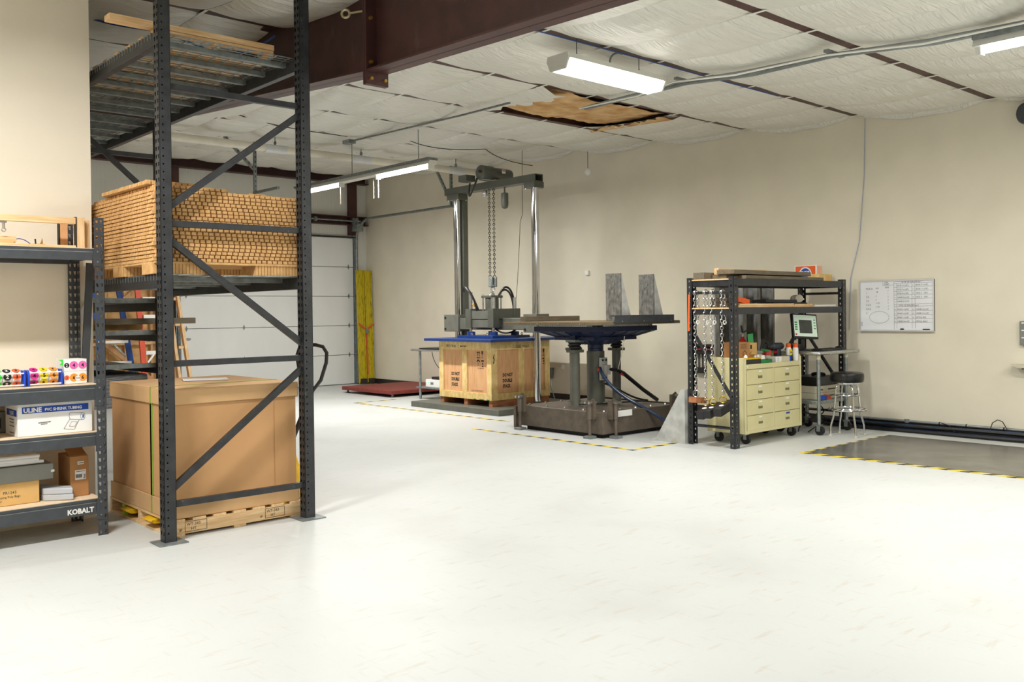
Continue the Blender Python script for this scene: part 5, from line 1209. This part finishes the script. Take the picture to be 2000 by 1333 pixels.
for i in range(4): MB().cyl((XW-.06, 7.84+.065*i, .84), (XW-.06, 7.84+.065*i, .64), .010, 6).build('tool_shaft', 'ink', dr_)
MB().box(XW-.10, XW-.02, 7.82, 8.08, .57, .65).build('tool_block', 'plastic_black', dr_)

# ------------------------------------------------------------------ cream drawer cart
ct = thing('drawer_cart', 'cream steel drawer cart on casters under the shelving', 'cart', (9.0, 5.92, 0))
KX0, KX1, KY0, KY1 = 8.46, 9.60, 5.66, 6.16
MB().box(KX0+.021, KX1-.021, KY0+.03, KY1-.021, .135, .835).build('body', 'cabinet_cream', ct)
MB().box(KX0, KX0+.02, KY0+.02, KY1, .12, .945).build('side_panel', 'cabinet_cream', ct, bevel=.004); MB().box(KX1-.02, KX1, KY0+.02, KY1, .12, .945).build('side_panel', 'cabinet_cream', ct, bevel=.004)
MB().box(KX0+.02, KX1-.02, KY1-.02, KY1, .83, .945).build('back_lip', 'cabinet_cream', ct)
MB().cyl((KX0+.014, KY0+.016, .12), (KX0+.014, KY0+.016, .935), .016, 14).build('corner_bumper', 'cabinet_cream', ct); MB().cyl((KX1-.014, KY0+.016, .12), (KX1-.014, KY0+.016, .925), .016, 14).build('corner_bumper', 'cabinet_cream', ct)
MB().box(KX0+.02, KX1-.02, KY0+.008, KY0+.03, .82, .872).build('front_lip', 'cabinet_cream', ct, bevel=.003)
MB().box(KX0+.02, KX1-.02, KY0+.012, KY0+.03, .12, .155).build('kick_rail', 'cabinet_cream', ct)
xmid = (KX0+KX1)/2
for c, (xa, xb) in enumerate(((KX0+.045, xmid-.018), (xmid+.018, KX1-.04))):
    for r in range(4):
        z1 = .812-r*.1665; d_ = MB().box(xa, xb, KY0+.010, KY0+.029, z1-.160, z1).build('drawer', 'cabinet_cream', ct, bevel=.003)
        xc = (xa+xb)/2
        MB().box(xc-.04, xc+.04, KY0+.008, KY0+.0095, z1-.098, z1-.066).build('pull_recess_shade', 'cabinet_cream_shaded', d_); MB().box(xc-.042, xc+.042, KY0+.002, KY0+.0095, z1-.070, z1-.062).build('pull', 'cabinet_cream', d_)  # recess shade painted as a flat darker cream plate below the pull
        MB().box(xc-.03, xc+.03, KY0+.008, KY0+.0095, z1-.030, z1-.014).build('label_holder', 'paper', d_)
        if c == 1 and r == 3: MB().box(xc-.03, xc+.045, KY0+.0075, KY0+.0092, z1-.034, z1-.014).build('blue_tape', 'ink_blue', d_)
MB().box(xmid-.016, xmid+.016, KY0+.014, KY0+.03, .12, .82).build('mullion', 'cabinet_cream', ct)
for x in (KX0+.035, KX1-.03): MB().cyl((x+.01, KY0+.0, .848), (x+.01, KY0+.008, .848), .010, 10).build('corner_bolt', 'white_paint', ct)
for x in (KX0+.12, KX1-.10):
    for y in (KY0+.08, KY1-.07):
        k_ = MB().cyl((x-.018, y, .052), (x+.018, y, .052), .052, 18).build('caster', 'rubber', ct); MB().box(x-.028, x+.028, y-.02, y+.02, .10, .135).box(x-.028, x-.022, y-.02, y+.02, .05, .10).box(x+.022, x+.028, y-.02, y+.02, .05, .10).build('caster_fork', 'galvanized', k_)
# things on the cart
z0 = .838
bxp = thing('parts_box', 'open brown cardboard box on the drawer cart', 'box', (8.72, 5.86, z0+.103))
MB().box(8.56, 8.76, 5.80, 6.0, z0+.105, z0+.27).build('body', 'cardboard_brown', bxp); MB().box(8.76, 8.93, 5.82, 5.96, z0+.105, z0+.258).build('body_half', 'cardboard_tan', bxp)
MB().prism([(8.76, z0+.13), (8.88, z0+.13), (8.80, z0+.17)], 'y', 5.79, 5.80).build('flap', 'cardboard_tan', bxp)
mb = MB(); line2(mb, [(8.62, z0+.145), (8.66, z0+.18), (8.70, z0+.145), (8.66, z0+.11), (8.62, z0+.145)], .006, (0, 5.80, 0), '-Y'); mb.build('diamond_mark', 'ink', bxp)
MB().box(8.80, 8.83, 5.818, 5.8195, z0+.19, z0+.235).build('printed_square', 'ink', bxp)
for i in range(5): MB().box(8.58, 8.70, 5.7985, 5.7996, z0+.20+.012*i, z0+.204+.012*i).build('print_line', 'ink_soft', bxp)
og = thing('screw_organizer', 'black screw organizer with yellow lid edge on the drawer cart', 'organizer', (8.68, 5.78, z0))
MB().box(8.50, 8.82, 5.70, 5.98, z0, z0+.085).build('bin', 'plastic_black', og); MB().box(8.495, 8.825, 5.695, 5.985, z0+.086, z0+.102).build('lid', 'yellow_paint', og)
for x, s in ((8.56, .020), (8.74, .013), (8.79, .018)): tag(MB().lathe([(s, 0), (s*1.05, s*.7), (s*.5, s*1.5), (s*.3, s*1.7)], (x, 5.72, z0+.103), 12).build('small_cap', 'paper'), {8.56: 'white bottle cap at the left end of the screw organizer', 8.74: 'tiny white cap in the middle of the screw organizer', 8.79: 'white cap at the right end of the screw organizer'}[x], 'cap')
for (x0, x1, h_, mm, lb, nm, y0) in ((8.83, 8.925, .075, 'green', 'left small green box on the drawer cart', 'green_box', 5.70), (8.93, 9.02, .065, 'green', 'middle small green box on the drawer cart', 'green_box', 5.72), (9.025, 9.11, .07, 'green', 'right small green box on the drawer cart', 'green_box', 5.74),
    (9.125, 9.245, .092, 'paper', 'printed white box standing on the drawer cart', 'white_box', 5.70), (9.255, 9.42, .092, 'cream_plastic', 'plain off white box next to the drill', 'white_box', 5.70)):
    t_ = MB().box(x0, x1, y0, y0+.10, z0, z0+h_).build(nm, mm, bevel=.004 if x0 < 9.2 else .012); tag(t_, lb, 'box')
    if x0 == 9.125: text('R C\n4 3\n1 5', .022, (9.155, y0, z0+.066), '-Y', 'ink_soft', t_, 'print')
tag(MB().prism([(8.835, z0+.078), (8.92, z0+.078), (8.91, z0+.12), (8.85, z0+.118)], 'y', 5.71, 5.76).build('paper_note', 'paper'), 'white note sticking up from the left green box', 'paper')
tr_ = thing('grey_tray', 'grey flip lid tray on the drawer cart behind the green boxes', 'tray', (8.95, 5.9, z0))
MB().box(8.84, 9.10, 5.86, 6.02, z0, z0+.12).build('bin', 'cream_plastic', tr_); MB().prism([(8.80, z0+.165), (8.83, z0+.175), (9.10, z0+.160), (9.12, z0+.135), (8.98, z0+.122)], 'y', 5.85, 6.02).build('lid', 'grey_box', tr_, bevel=.004)
rc = thing('red_cup', 'dark red cup of parts on the drawer cart', 'cup', (9.22, 5.88, z0))
MB().lathe([(.045, 0), (.045, .105)], (9.22, 5.88, z0), 18).build('jar', 'cream_plastic', rc); MB().lathe([(.05, 0), (.05, .05), (.044, .055)], (9.22, 5.88, z0+.105), 18).build('lid', 'red_tape', rc)
tag(MB().cyl((9.08, 5.86, z0+.17), (9.16, 5.82, z0+.155), .014, 8).build('green_tool', 'green'), 'green handled tool lying on the grey tray', 'tool')
tag(MB().bar((9.14, 5.90, z0+.13), (9.18, 5.90, z0+.28), .03, .03).bar((9.18, 5.90, z0+.28), (9.26, 5.90, z0+.24), .02, .02).build('caulk_lever', 'rubber'), 'black lever tool standing left of the drill', 'tool')
dl_ = thing('cordless_drill', 'dark cordless drill standing on its battery on the cart', 'drill', (9.425, 5.85, z0))
MB().prism([(9.335, z0), (9.495, z0), (9.495, z0+.04), (9.345, z0+.04)], 'y', 5.81, 5.9).build('battery', 'drill_navy', dl_, bevel=.006)
MB().prism([(9.365, z0+.04), (9.455, z0+.04), (9.44, z0+.16), (9.365, z0+.17)], 'y', 5.825, 5.885).build('grip', 'drill_navy', dl_, bevel=.008)
mb = MB(Matrix.Translation((9.235, 5.855, z0+.20)) @ Matrix.Rotation(PI/2, 4, 'Y')); mb.lathe([(.018, 0), (.028, .02), (.030, .05), (.040, .06), (.044, .10), (.042, .24), (.034, .26)], (0, 0, 0), 18); mb.build('motor_body', 'drill_navy', dl_)
mb = MB(Matrix.Translation((9.195, 5.855, z0+.20)) @ Matrix.Rotation(PI/2, 4, 'Y')); mb.lathe([(.010, 0), (.022, .015), (.024, .04)], (0, 0, 0), 14); mb.build('chuck', 'plastic_black', dl_)
MB().box(9.35, 9.365, 5.84, 5.87, z0+.12, z0+.15).build('trigger', 'red', dl_); MB().box(9.325, 9.485, 5.808, 5.81, z0+.018, z0+.03).build('red_band', 'red', dl_)
def spray(x, y, label, blue):
    t_ = thing('spray_can', label, 'spray can', (x, y, z0))
    MB().lathe([(.030, 0), (.032, .008), (.032, .17), (.026, .185)], (x, y, z0), 20).build('can', 'paper', t_)
    MB().lathe([(.027, 0), (.028, .03), (.022, .045), (.018, .048)], (x, y, z0+.186), 18).build('cap', 'orange', t_)
    if blue:
        MB().lathe([(.0325, 0), (.0325, .085)], (x, y, z0+.01), 20).build('blue_wrap', 'ink_blue', t_); MB().prism([(x-.022, z0+.10), (x+.02, z0+.10), (x+.028, z0+.135), (x+.015, z0+.165), (x-.026, z0+.165)], 'y', y-.0345, y-.030).build('yellow_shield', 'yellow_dot', t_)
        text('WD', .022, (x, y-.035, z0+.122), '-Y', 'ink_blue', t_, align='CENTER', bold=.001)
spray(9.495, 5.765, 'blue and yellow spray can with orange cap on the cart', True); spray(9.545, 5.705, 'plain white spray can with orange cap at the cart corner', False)
fe = thing('fire_extinguisher', 'red fire extinguisher with green tag in front of the aluminium fixture', 'extinguisher', (9.25, 6.2, .84))
MB().lathe([(.05, 0), (.055, .01), (.055, .22), (.035, .27), (.018, .29), (.018, .31)], (9.28, 6.24, .838), 20).build('cylinder', 'red', fe)
MB().cyl((9.28, 6.24, 1.148), (9.28, 6.24, 1.19), .02, 10).build('valve', 'steel_bright', fe); MB().bar((9.30, 6.24, 1.185), (9.18, 6.20, 1.19), .016, .014).build('nozzle', 'steel_bright', fe)
MB().bar((9.28, 6.24, 1.19), (9.36, 6.22, 1.23), .016, .012).bar((9.28, 6.24, 1.20), (9.22, 6.22, 1.28), .016, .012).build('lever', 'plastic_black', fe)
MB().prism([(9.27, 1.175), (9.38, 1.185), (9.40, 1.0), (9.30, 1.0)], 'y', 6.165, 6.168).build('tag', 'green_tag', fe)

# ------------------------------------------------------------------ workstation table
wt = thing('work_table', 'stainless work table on casters holding the monitor', 'table', (10.1, 5.75, 0))
MB().box(9.66, 10.60, 5.46, 6.12, .930, .970).build('top', 'steel_bright', wt, bevel=.014)
MB().box(9.72, 10.44, 5.54, 6.05, .355, .395).build('undershelf', 'galvanized', wt, bevel=.004)
for x, y in ((9.745, 5.53), (10.38, 5.53), (9.745, 6.05), (10.38, 6.05)):
    l_ = MB().cyl((x, y, .12), (x, y, .93), .021, 14).build('leg', 'galvanized', wt); MB().lathe([(.026, 0), (.026, .05)], (x, y, .88), 14).build('collar', 'cream_plastic', l_)
    k_ = MB().cyl((x-.016, y-.01, .055), (x+.016, y-.01, .055), .055, 20).build('caster', 'rubber', wt); MB().box(x-.026, x+.026, y-.03, y+.03, .105, .125).box(x-.026, x-.019, y-.025, y+.02, .045, .105).box(x+.019, x+.026, y-.025, y+.02, .045, .105).build('caster_fork', 'galvanized', k_)
mo = thing('monitor', 'black square monitor tilted on the stainless work table', 'monitor', (9.95, 5.8, .971))
R = Matrix.Translation((9.93, 5.80, 1.245)) @ Matrix.Rotation(math.radians(-14), 4, 'Z') @ Matrix.Rotation(math.radians(-9), 4, 'X') @ Matrix.Rotation(math.radians(3), 4, 'Y')
MB(R).box(-.20, .20, 0, .035, -.135, .165).build('bezel', 'plastic_black', mo, bevel=.005)
MB(R).box(-.182, .182, -.002, .0, -.108, .148).build('screen', 'screen_pale', mo); MB(R).box(-.10, .105, -.0035, -.002, -.07, .09).build('plot_window', 'screen_dark', mo)
m_ = MB(R)
for i in range(4): m_.box(-.17, -.13, -.0035, -.002, .05-.028*i, .066-.028*i); m_.box(.135, .165, -.0035, -.002, .09-.035*i, .10-.035*i)
m_.build('screen_buttons', 'green', mo); MB(R).box(-.17, -.145, -.0035, -.002, -.095, -.075).build('screen_icon', 'red', mo)
MB().box(9.88, 9.97, 5.83, 5.87, .985, 1.14).build('stand_neck', 'plastic_black', mo); MB().lathe([(.12, 0), (.12, .008), (.05, .016)], (9.93, 5.86, .971), 20).build('stand_foot', 'plastic_black', mo)
kb = thing('keyboard', 'black keyboard on the stainless work table', 'keyboard', (10.1, 5.62, .971))
MB().box(9.88, 10.32, 5.56, 5.70, .971, .990).build('case', 'plastic_black', kb, bevel=.004); MB().box(9.90, 10.30, 5.575, 5.685, .990, .996).build('key_field', 'rubber', kb)
tag(MB().lathe([(.045, 0), (.05, .012), (.042, .03), (.02, .042)], (10.40, 5.63, .971), 18).build('computer_mouse', 'plastic_black'), 'black mouse on the right end of the work table', 'mouse')
tag(MB().box(9.72, 9.82, 5.80, 5.90, .971, 1.05).tube(bez((9.75, 5.85, 1.05), (9.70, 5.85, 1.15), (9.76, 5.85, 1.18), (9.80, 5.85, 1.10)), .008, 6).build('cable_tangle', 'plastic_black'), 'black adapter and cable knot left of the monitor foot', 'cable')
pc = thing('computer_box', 'black computer box on the stacked cream units under the work table', 'computer', (10.1, 5.78, .555))
MB().box(9.86, 10.36, 5.62, 5.98, .556, .66).build('case', 'plastic_black', pc, bevel=.004); MB().box(9.88, 10.06, 5.617, 5.62, .58, .64).build('front_panel', 'drill_navy', pc)
for i, (za, h_, lb) in enumerate(((.397, .075, 'lower cream rack unit under the work table'), (.474, .08, 'upper cream rack unit under the work table'))):
    t_ = thing('rack_unit', lb, 'device', (10.1, 5.78, za)); MB().box(9.84, 10.36, 5.60, 6.0, za, za+h_).build('case', 'cream_plastic', t_, bevel=.004); MB().box(10.08, 10.24, 5.597, 5.60, za+.03, za+.045).build('name_strip', 'baseboard_dark', t_); MB().box(9.86, 9.96, 5.597, 5.60, za+.03, za+.045).build('name_strip', 'baseboard_dark', t_)
tag(MB().box(9.87, 9.95, 5.545, 5.592, .396, .45).build('blue_pack', 'ink_blue', bevel=.003), 'small blue pack in front of the rack units', 'pack')
tag(MB().prism([(9.96, .396), (10.06, .396), (10.05, .44), (9.97, .455)], 'y', 5.545, 5.59).build('orange_pack', 'orange_rust'), 'small orange pack in front of the rack units', 'pack')
hs_ = tag(MB().torus((10.18, 5.78, .675), (.2, .1, 1), .07, .016, 18, 6).build('headset', 'plastic_black'), 'black headset ring lying on the computer box', 'headset')
wire('table_cable', 'thin black cable looping under the work table top', bez((9.95, 5.60, .93), (9.98, 5.58, .78), (10.12, 5.56, .80), (10.10, 5.57, .67)), .005, 'ink', 'cable')
for i, (a, b, c, d) in enumerate((((9.80, 5.9, .36), (9.9, 5.8, .1), (10.2, 5.7, .3), (10.4, 5.8, .05)), ((10.3, 5.9, .36), (10.1, 5.6, .12), (9.9, 5.9, .16), (9.75, 5.8, .02)), ((9.9, 6.0, .36), (10.0, 5.7, .05), (10.3, 5.6, .25), (10.42, 6.0, .3)), ((9.8, 5.7, .02), (10.0, 5.6, .15), (10.2, 5.8, .03), (10.5, 5.9, .04)))):
    wire('floor_cable', ('black cable drooping from the undershelf at its left', 'black cable drooping from the undershelf at its right', 'thin cable crossing below the undershelf', 'cable lying on the floor below the undershelf')[i], bez(a, b, c, d), .007, 'ink', 'cable')

# ------------------------------------------------------------------ bar stool
bs = thing('bar_stool', 'chrome bar stool with thick black vinyl seat', 'stool', (9.97, 5.32, 0))
BX_, BY_ = 9.97, 5.30
MB().lathe([(.155, .0), (.178, .008), (.186, .03), (.188, .08), (.182, .105), (.16, .117), (.05, .122)], (BX_, BY_, .612), 32).build('seat', 'vinyl_black', bs); MB().lathe([(.15, 0), (.15, .012)], (BX_, BY_, .600), 24).build('seat_pan', 'chrome', bs)
for k in range(4):
    a = math.radians(45+90*k+8); dx, dy = math.cos(a), math.sin(a)
    pts = [(BX_+dx*r, BY_+dy*r, z) for r, z in ((.03, .592), (.09, .588), (.125, .565), (.135, .52), (.155, .30), (.160, .24), (.20, .11), (.205, .01))]
    MB().tube(pts, .012, 10).build('leg', 'chrome', bs); MB().cyl((BX_+dx*.205, BY_+dy*.205, 0), (BX_+dx*.205, BY_+dy*.205, .02), .014, 10).build('foot_tip', 'cream_plastic', bs)
MB().torus((BX_, BY_, .30), (0, 0, 1), .205, .011, 28, 8).build('foot_ring', 'chrome', bs); MB().torus((BX_, BY_, .31), (0, 0, 1), .165, .011, 28, 8).build('foot_ring', 'chrome', bs); MB().torus((BX_, BY_, .47), (0, 0, 1), .145, .010, 28, 8).build('brace_ring', 'chrome', bs)

# ------------------------------------------------------------------ on and along the right wall
wbd = thing('whiteboard', 'handwritten whiteboard with table grid on the right wall', 'whiteboard', (10.8, 5.11, 1.2))
Y0_, Y1_, Z0_, Z1_ = 5.562, 4.655, 1.197, 1.800
MB().box(XW-.016, XW-.001, Y1_, Y0_, Z0_, Z1_).build('board', 'white_board', wbd)
mb = MB().box(XW-.022, XW-.001, Y1_, Y0_, Z1_-.014, Z1_).box(XW-.022, XW-.001, Y0_-.014, Y0_, Z0_, Z1_-.014).box(XW-.022, XW-.001, Y1_, Y1_+.014, Z0_, Z1_-.014).box(XW-.05, XW-.001, Y1_, Y0_, Z0_-.012, Z0_+.006); mb.build('frame', 'frame_pale', wbd)
WX = XW-.0165; W_, H_ = Y0_-Y1_, Z1_-Z0_
def wp(u, v): return (-(Y0_-u*W_), Z0_+v*H_)
mb = MB(); lw = .0022
def wl(*p): line2(mb, [wp(*q) for q in p], lw, (WX, 0, 0), '-X')
rows_ = [.93, .845, .76, .675, .595, .52, .47, .395, .31, .235, .16, .08]
for v in (.965,)+tuple(rows_[:0])+(.93, .855, .775, .70, .62, .515, .47, .385, .30, .225, .15): wl((.475, v), (.99, v+.01))
for u in (.475, .512, .715, .755): wl((u, .02 if u == .475 else .04), (u, .97 if u == .475 else .935))
wl((.325, .985), (.325, .90), (.475, .905)); mb.build('grid_lines', 'pen_grey', wbd)
mb = MB(); line2(mb, [wp(.27+.135*math.cos(t*.25+.3), .26+.12*math.sin(t*.25+.3)) for t in range(26)], .0024, (WX, 0, 0), '-X'); mb.build('ellipse_drawing', 'pen_grey', wbd)
def wt_(s, u, v, sz=.030, sx=.85, rot=0):
    y, z = -wp(u, v)[0], wp(u, v)[1]; text(s, sz, (WX, y, z), '-X', 'pen_grey', wbd, 'handwriting', sx=sx, rot=rot)
wt_('ISTA 3E DROPS # 1', .58, .94, .026, 1.1); wt_('ISTA 3E DROPS # 2', .54, .478, .026, 1.1)
L1 = [('1', 'EDGE 3-4 (18")'), ('2', 'EDGE 3-6 (18")'), ('3', 'EDGE 4-6 (18")'), ('4', 'CORNER 3-4-6 (18")'), ('5', 'CORNER 2-3-5 (18")')]
L2 = [('6', 'EDGE 2-3 (18")'), ('7', 'EDGE 1-2 (18")'), ('8', 'FACE 3    (36")'), ('9', 'FACE 3    (18")')]
L3 = [('10', 'EDGE 3-4 (18")'), ('11', 'EDGE 3-6 (18")'), ('12', 'EDGE 1-5 (18")'), ('13', 'CORNER 3-4-6 (18")')]
L4 = [('14', 'CORNER 1-2-6 (18")'), ('15', 'CORNER 1-4-6 (18")'), ('16', 'CRITICAL FACE'), ('17', 'CRITICAL ANGLE')]
for i, (a, b) in enumerate(L1): wt_(a, .485, .875-.079*i, .022); wt_(b, .518, .875-.079*i, .027, .62 if len(b) > 15 else .82)
for i, (a, b) in enumerate(L2): wt_(a, .725, .88-.079*i, .022); wt_(b, .765, .88-.079*i, .027)
for i, (a, b) in enumerate(L3): wt_(a, .480, .40-.079*i, .020); wt_(b, .518, .40-.079*i, .027, .62 if len(b) > 15 else .82)
for i, (a, b) in enumerate(L4): wt_(a, .72, .40-.079*i, .020); wt_(b, .762, .40-.079*i, .027, .66)
wt_('LABEL\nSTREET', .345, .945, .022)
for i, s in enumerate(('PICK A', '1', '5-5', '2-3', '3-4-5', '5-3-4', '2')): wt_(s, .09 if i else .09, .82-.082*i, .034, .8)
for i, s in enumerate(('A B', '1/8', 'x', 'y', '1-1/2', '1 1/2')): wt_(s, .225, .83-.075*i, .028, .8)
for i, s in enumerate(('SIDES', '4', '1', '2', '3', '5', '2', '4')): wt_(s, .355 if i == 0 else .39, .845-.062*i, .026, .8)
wt_('NOTE', .035, .08, .022, .9, PI/2)
tag(MB().prism([(5.05, Z0_+.007), (5.005, Z0_+.007), (5.013, Z0_+.022), (5.042, Z0_+.022)], 'x', XW-.045, XW-.025).build('board_eraser', 'plastic_black'), 'black eraser on the whiteboard ledge', 'eraser')
tag(MB().cyl((XW-.035, 4.70, Z0_+.013), (XW-.035, 4.78, Z0_+.013), .007, 10).build('marker_pen', 'plastic_black'), 'black marker on the whiteboard ledge', 'marker')
fm = thing('floor_mat', 'dark shiny floor mat in front of the right wall', 'mat', (9.4, 3.6, 0))
MB().box(8.49, 10.27, 1.6, 4.95, .001, .006).build('sheet', 'dark_mat', fm)
tag(MB().box(8.42, 8.485, 1.6, 5.0, .001, .004).build('hazard_tape', 'hazard'), 'yellow and black tape along the front edge of the dark mat', 'tape')
tag(MB().box(8.49, 10.2, 4.957, 4.985, .001, .004).build('hazard_tape', 'hazard_pale'), 'yellow tape along the left edge of the dark mat', 'tape')
for (x0, x1, y0, y1, lb) in ((8.17, 8.22, 9.2, 13.02, 'striped tape on the floor in front of the crate'), (8.22, 9.10, 12.98, 13.03, 'short striped tape at the far end before the red scale') , (7.37, 7.42, 6.32, 8.98, 'striped tape on the floor in front of the vibration table'), (7.42, 8.14, 6.32, 6.37, 'striped tape running from the corner to the gusset plate')):
    tag(MB().box(x0, x1, y0, y1, .001, .003).build('floor_tape', 'hazard_pale'), lb, 'tape')
# hoses and conduit along the baseboard
HS = [(10.74, .028, .024, 'hose_black', 'black hose nearest the baseboard'), (10.68, .030, .026, 'hose_blue', 'blue black hose running along the right wall'), (10.62, .026, .022, 'hose_black', 'black hose outermost on the floor along the right wall'), (10.71, .078, .022, 'hose_blue', 'blue black hose lying on top of the hose bundle'), (10.65, .075, .018, 'hose_black', 'thinner black hose lying on top of the hose bundle')]
for i, (x, z, r, mm, lb) in enumerate(HS):
    pts = [(x+.012*math.sin(k*1.3+i*2), 6.0-.45*k, z+.006*math.sin(k*.9+i)) for k in range(11)]
    wire('floor_hose', lb, pts, r, mm, 'hose')
cw = thing('wall_conduit', 'grey conduit pipe clipped along the dark baseboard', 'conduit', (10.79, 3.5, .1))
MB().cyl((10.79, 5.7, .118), (10.79, 1.6, .112), .016, 12).build('tube', 'conduit', cw); MB().lathe([(.028, 0), (.028, .04)], (10.785, 4.98, .10), 12).build('coupling', 'galv_dull', cw)
for y in (4.6, 4.3, 3.9): MB().cyl((10.785, y, .118), (10.785, y-.008, .118), .019, 12).build('clip', 'ink', cw)
wire('loop_cable', 'thin black cable loop rising above the floor hoses', [(10.72, 4.02, .10), (10.74, 4.0, .18), (10.75, 3.95, .215), (10.75, 3.90, .20), (10.74, 3.85, .12)], .005, 'ink', 'cable')
wire('crossing_cable', 'thin black cable crossing the hoses', [(10.60, 4.35, .06), (10.70, 4.45, .11), (10.80, 4.60, .13)], .005, 'ink', 'cable')
eb = thing('outlet_box', 'small grey electrical box on the wall right of the crate', 'outlet', (10.79, 11.0, .36))
MB().box(XW-.06, XW-.001, 10.98, 11.09, .36, .53).build('box', 'galv_dull', eb, bevel=.006); MB().cyl((XW-.075, 11.03, .46), (XW-.06, 11.03, .46), .03, 14).build('cover', 'galvanized', eb); MB().tube([(XW-.03, 11.03, .36), (XW-.03, 11.02, .2), (XW-.05, 10.95, .08), (XW-.07, 10.9, .012)], .009, 6).build('conduit_tail', 'galvanized', eb)
tag(MB().box(XW-.012, XW-.001, 10.74, 10.80, .51, .59).build('wall_scuff_plate', 'paper', bevel=.003), 'tiny white plate on the wall behind the vibration table', 'plate')
tag(MB().box(XW-.045, XW-.001, 10.14, 10.21, 2.05, 2.13).build('wall_sensor', 'paper', bevel=.008), 'small white sensor on the wall above the aluminium brackets', 'sensor')
pir = thing('ceiling_pendant', 'small white ball sensor hanging near the wall on a cord', 'sensor', (10.55, 10.05, 3.6))
MB().lathe([(.02, .0), (.045, .02), (.052, .05), (.045, .08), (.02, .10)], (10.55, 9.9, 3.61), 16).build('ball', 'paper', pir); MB().cyl((10.55, 9.9, 3.71), (10.55, 9.9, 3.98), .005, 6).build('cord', 'wire_blue', pir)
spk = thing('wall_speaker', 'dark rounded speaker at the upper right edge', 'speaker', (10.7, 3.62, 3.42))
MB().prism([(3.44+.09*math.cos(t*PI/8)*1.0+.17, 3.53+.115*math.sin(t*PI/8)) for t in range(16)], 'x', XW-.20, XW-.03).build('shell', 'charcoal_steel', spk, bevel=.03); MB().box(XW-.03, XW-.001, 3.56, 3.66, 3.48, 3.58).build('mount', 'plastic_black', spk)
pn = thing('wall_panel', 'grey control panel cut by the right edge', 'panel', (10.79, 3.6, 1.04))
MB().box(XW-.05, XW-.001, 3.42, 3.725, 1.045, 1.305).build('case', 'grey_box', pn, bevel=.003)
for z in (1.28, 1.20, 1.12): MB().box(XW-.052, XW-.05, 3.60, 3.705, z, z+.012).build('indicator', 'paper', pn)
ws = thing('wall_shelf', 'small pale wall shelf cut by the right edge', 'shelf', (10.7, 3.6, .8))
MB().prism([(3.42, .80), (3.72, .80), (3.80, .838), (3.42, .838)], 'x', XW-.14, XW-.001).build('tray', 'cream_plastic', ws); MB().box(XW-.13, XW-.02, 3.44, 3.68, .787, .80).build('bracket', 'baseboard_dark', ws)
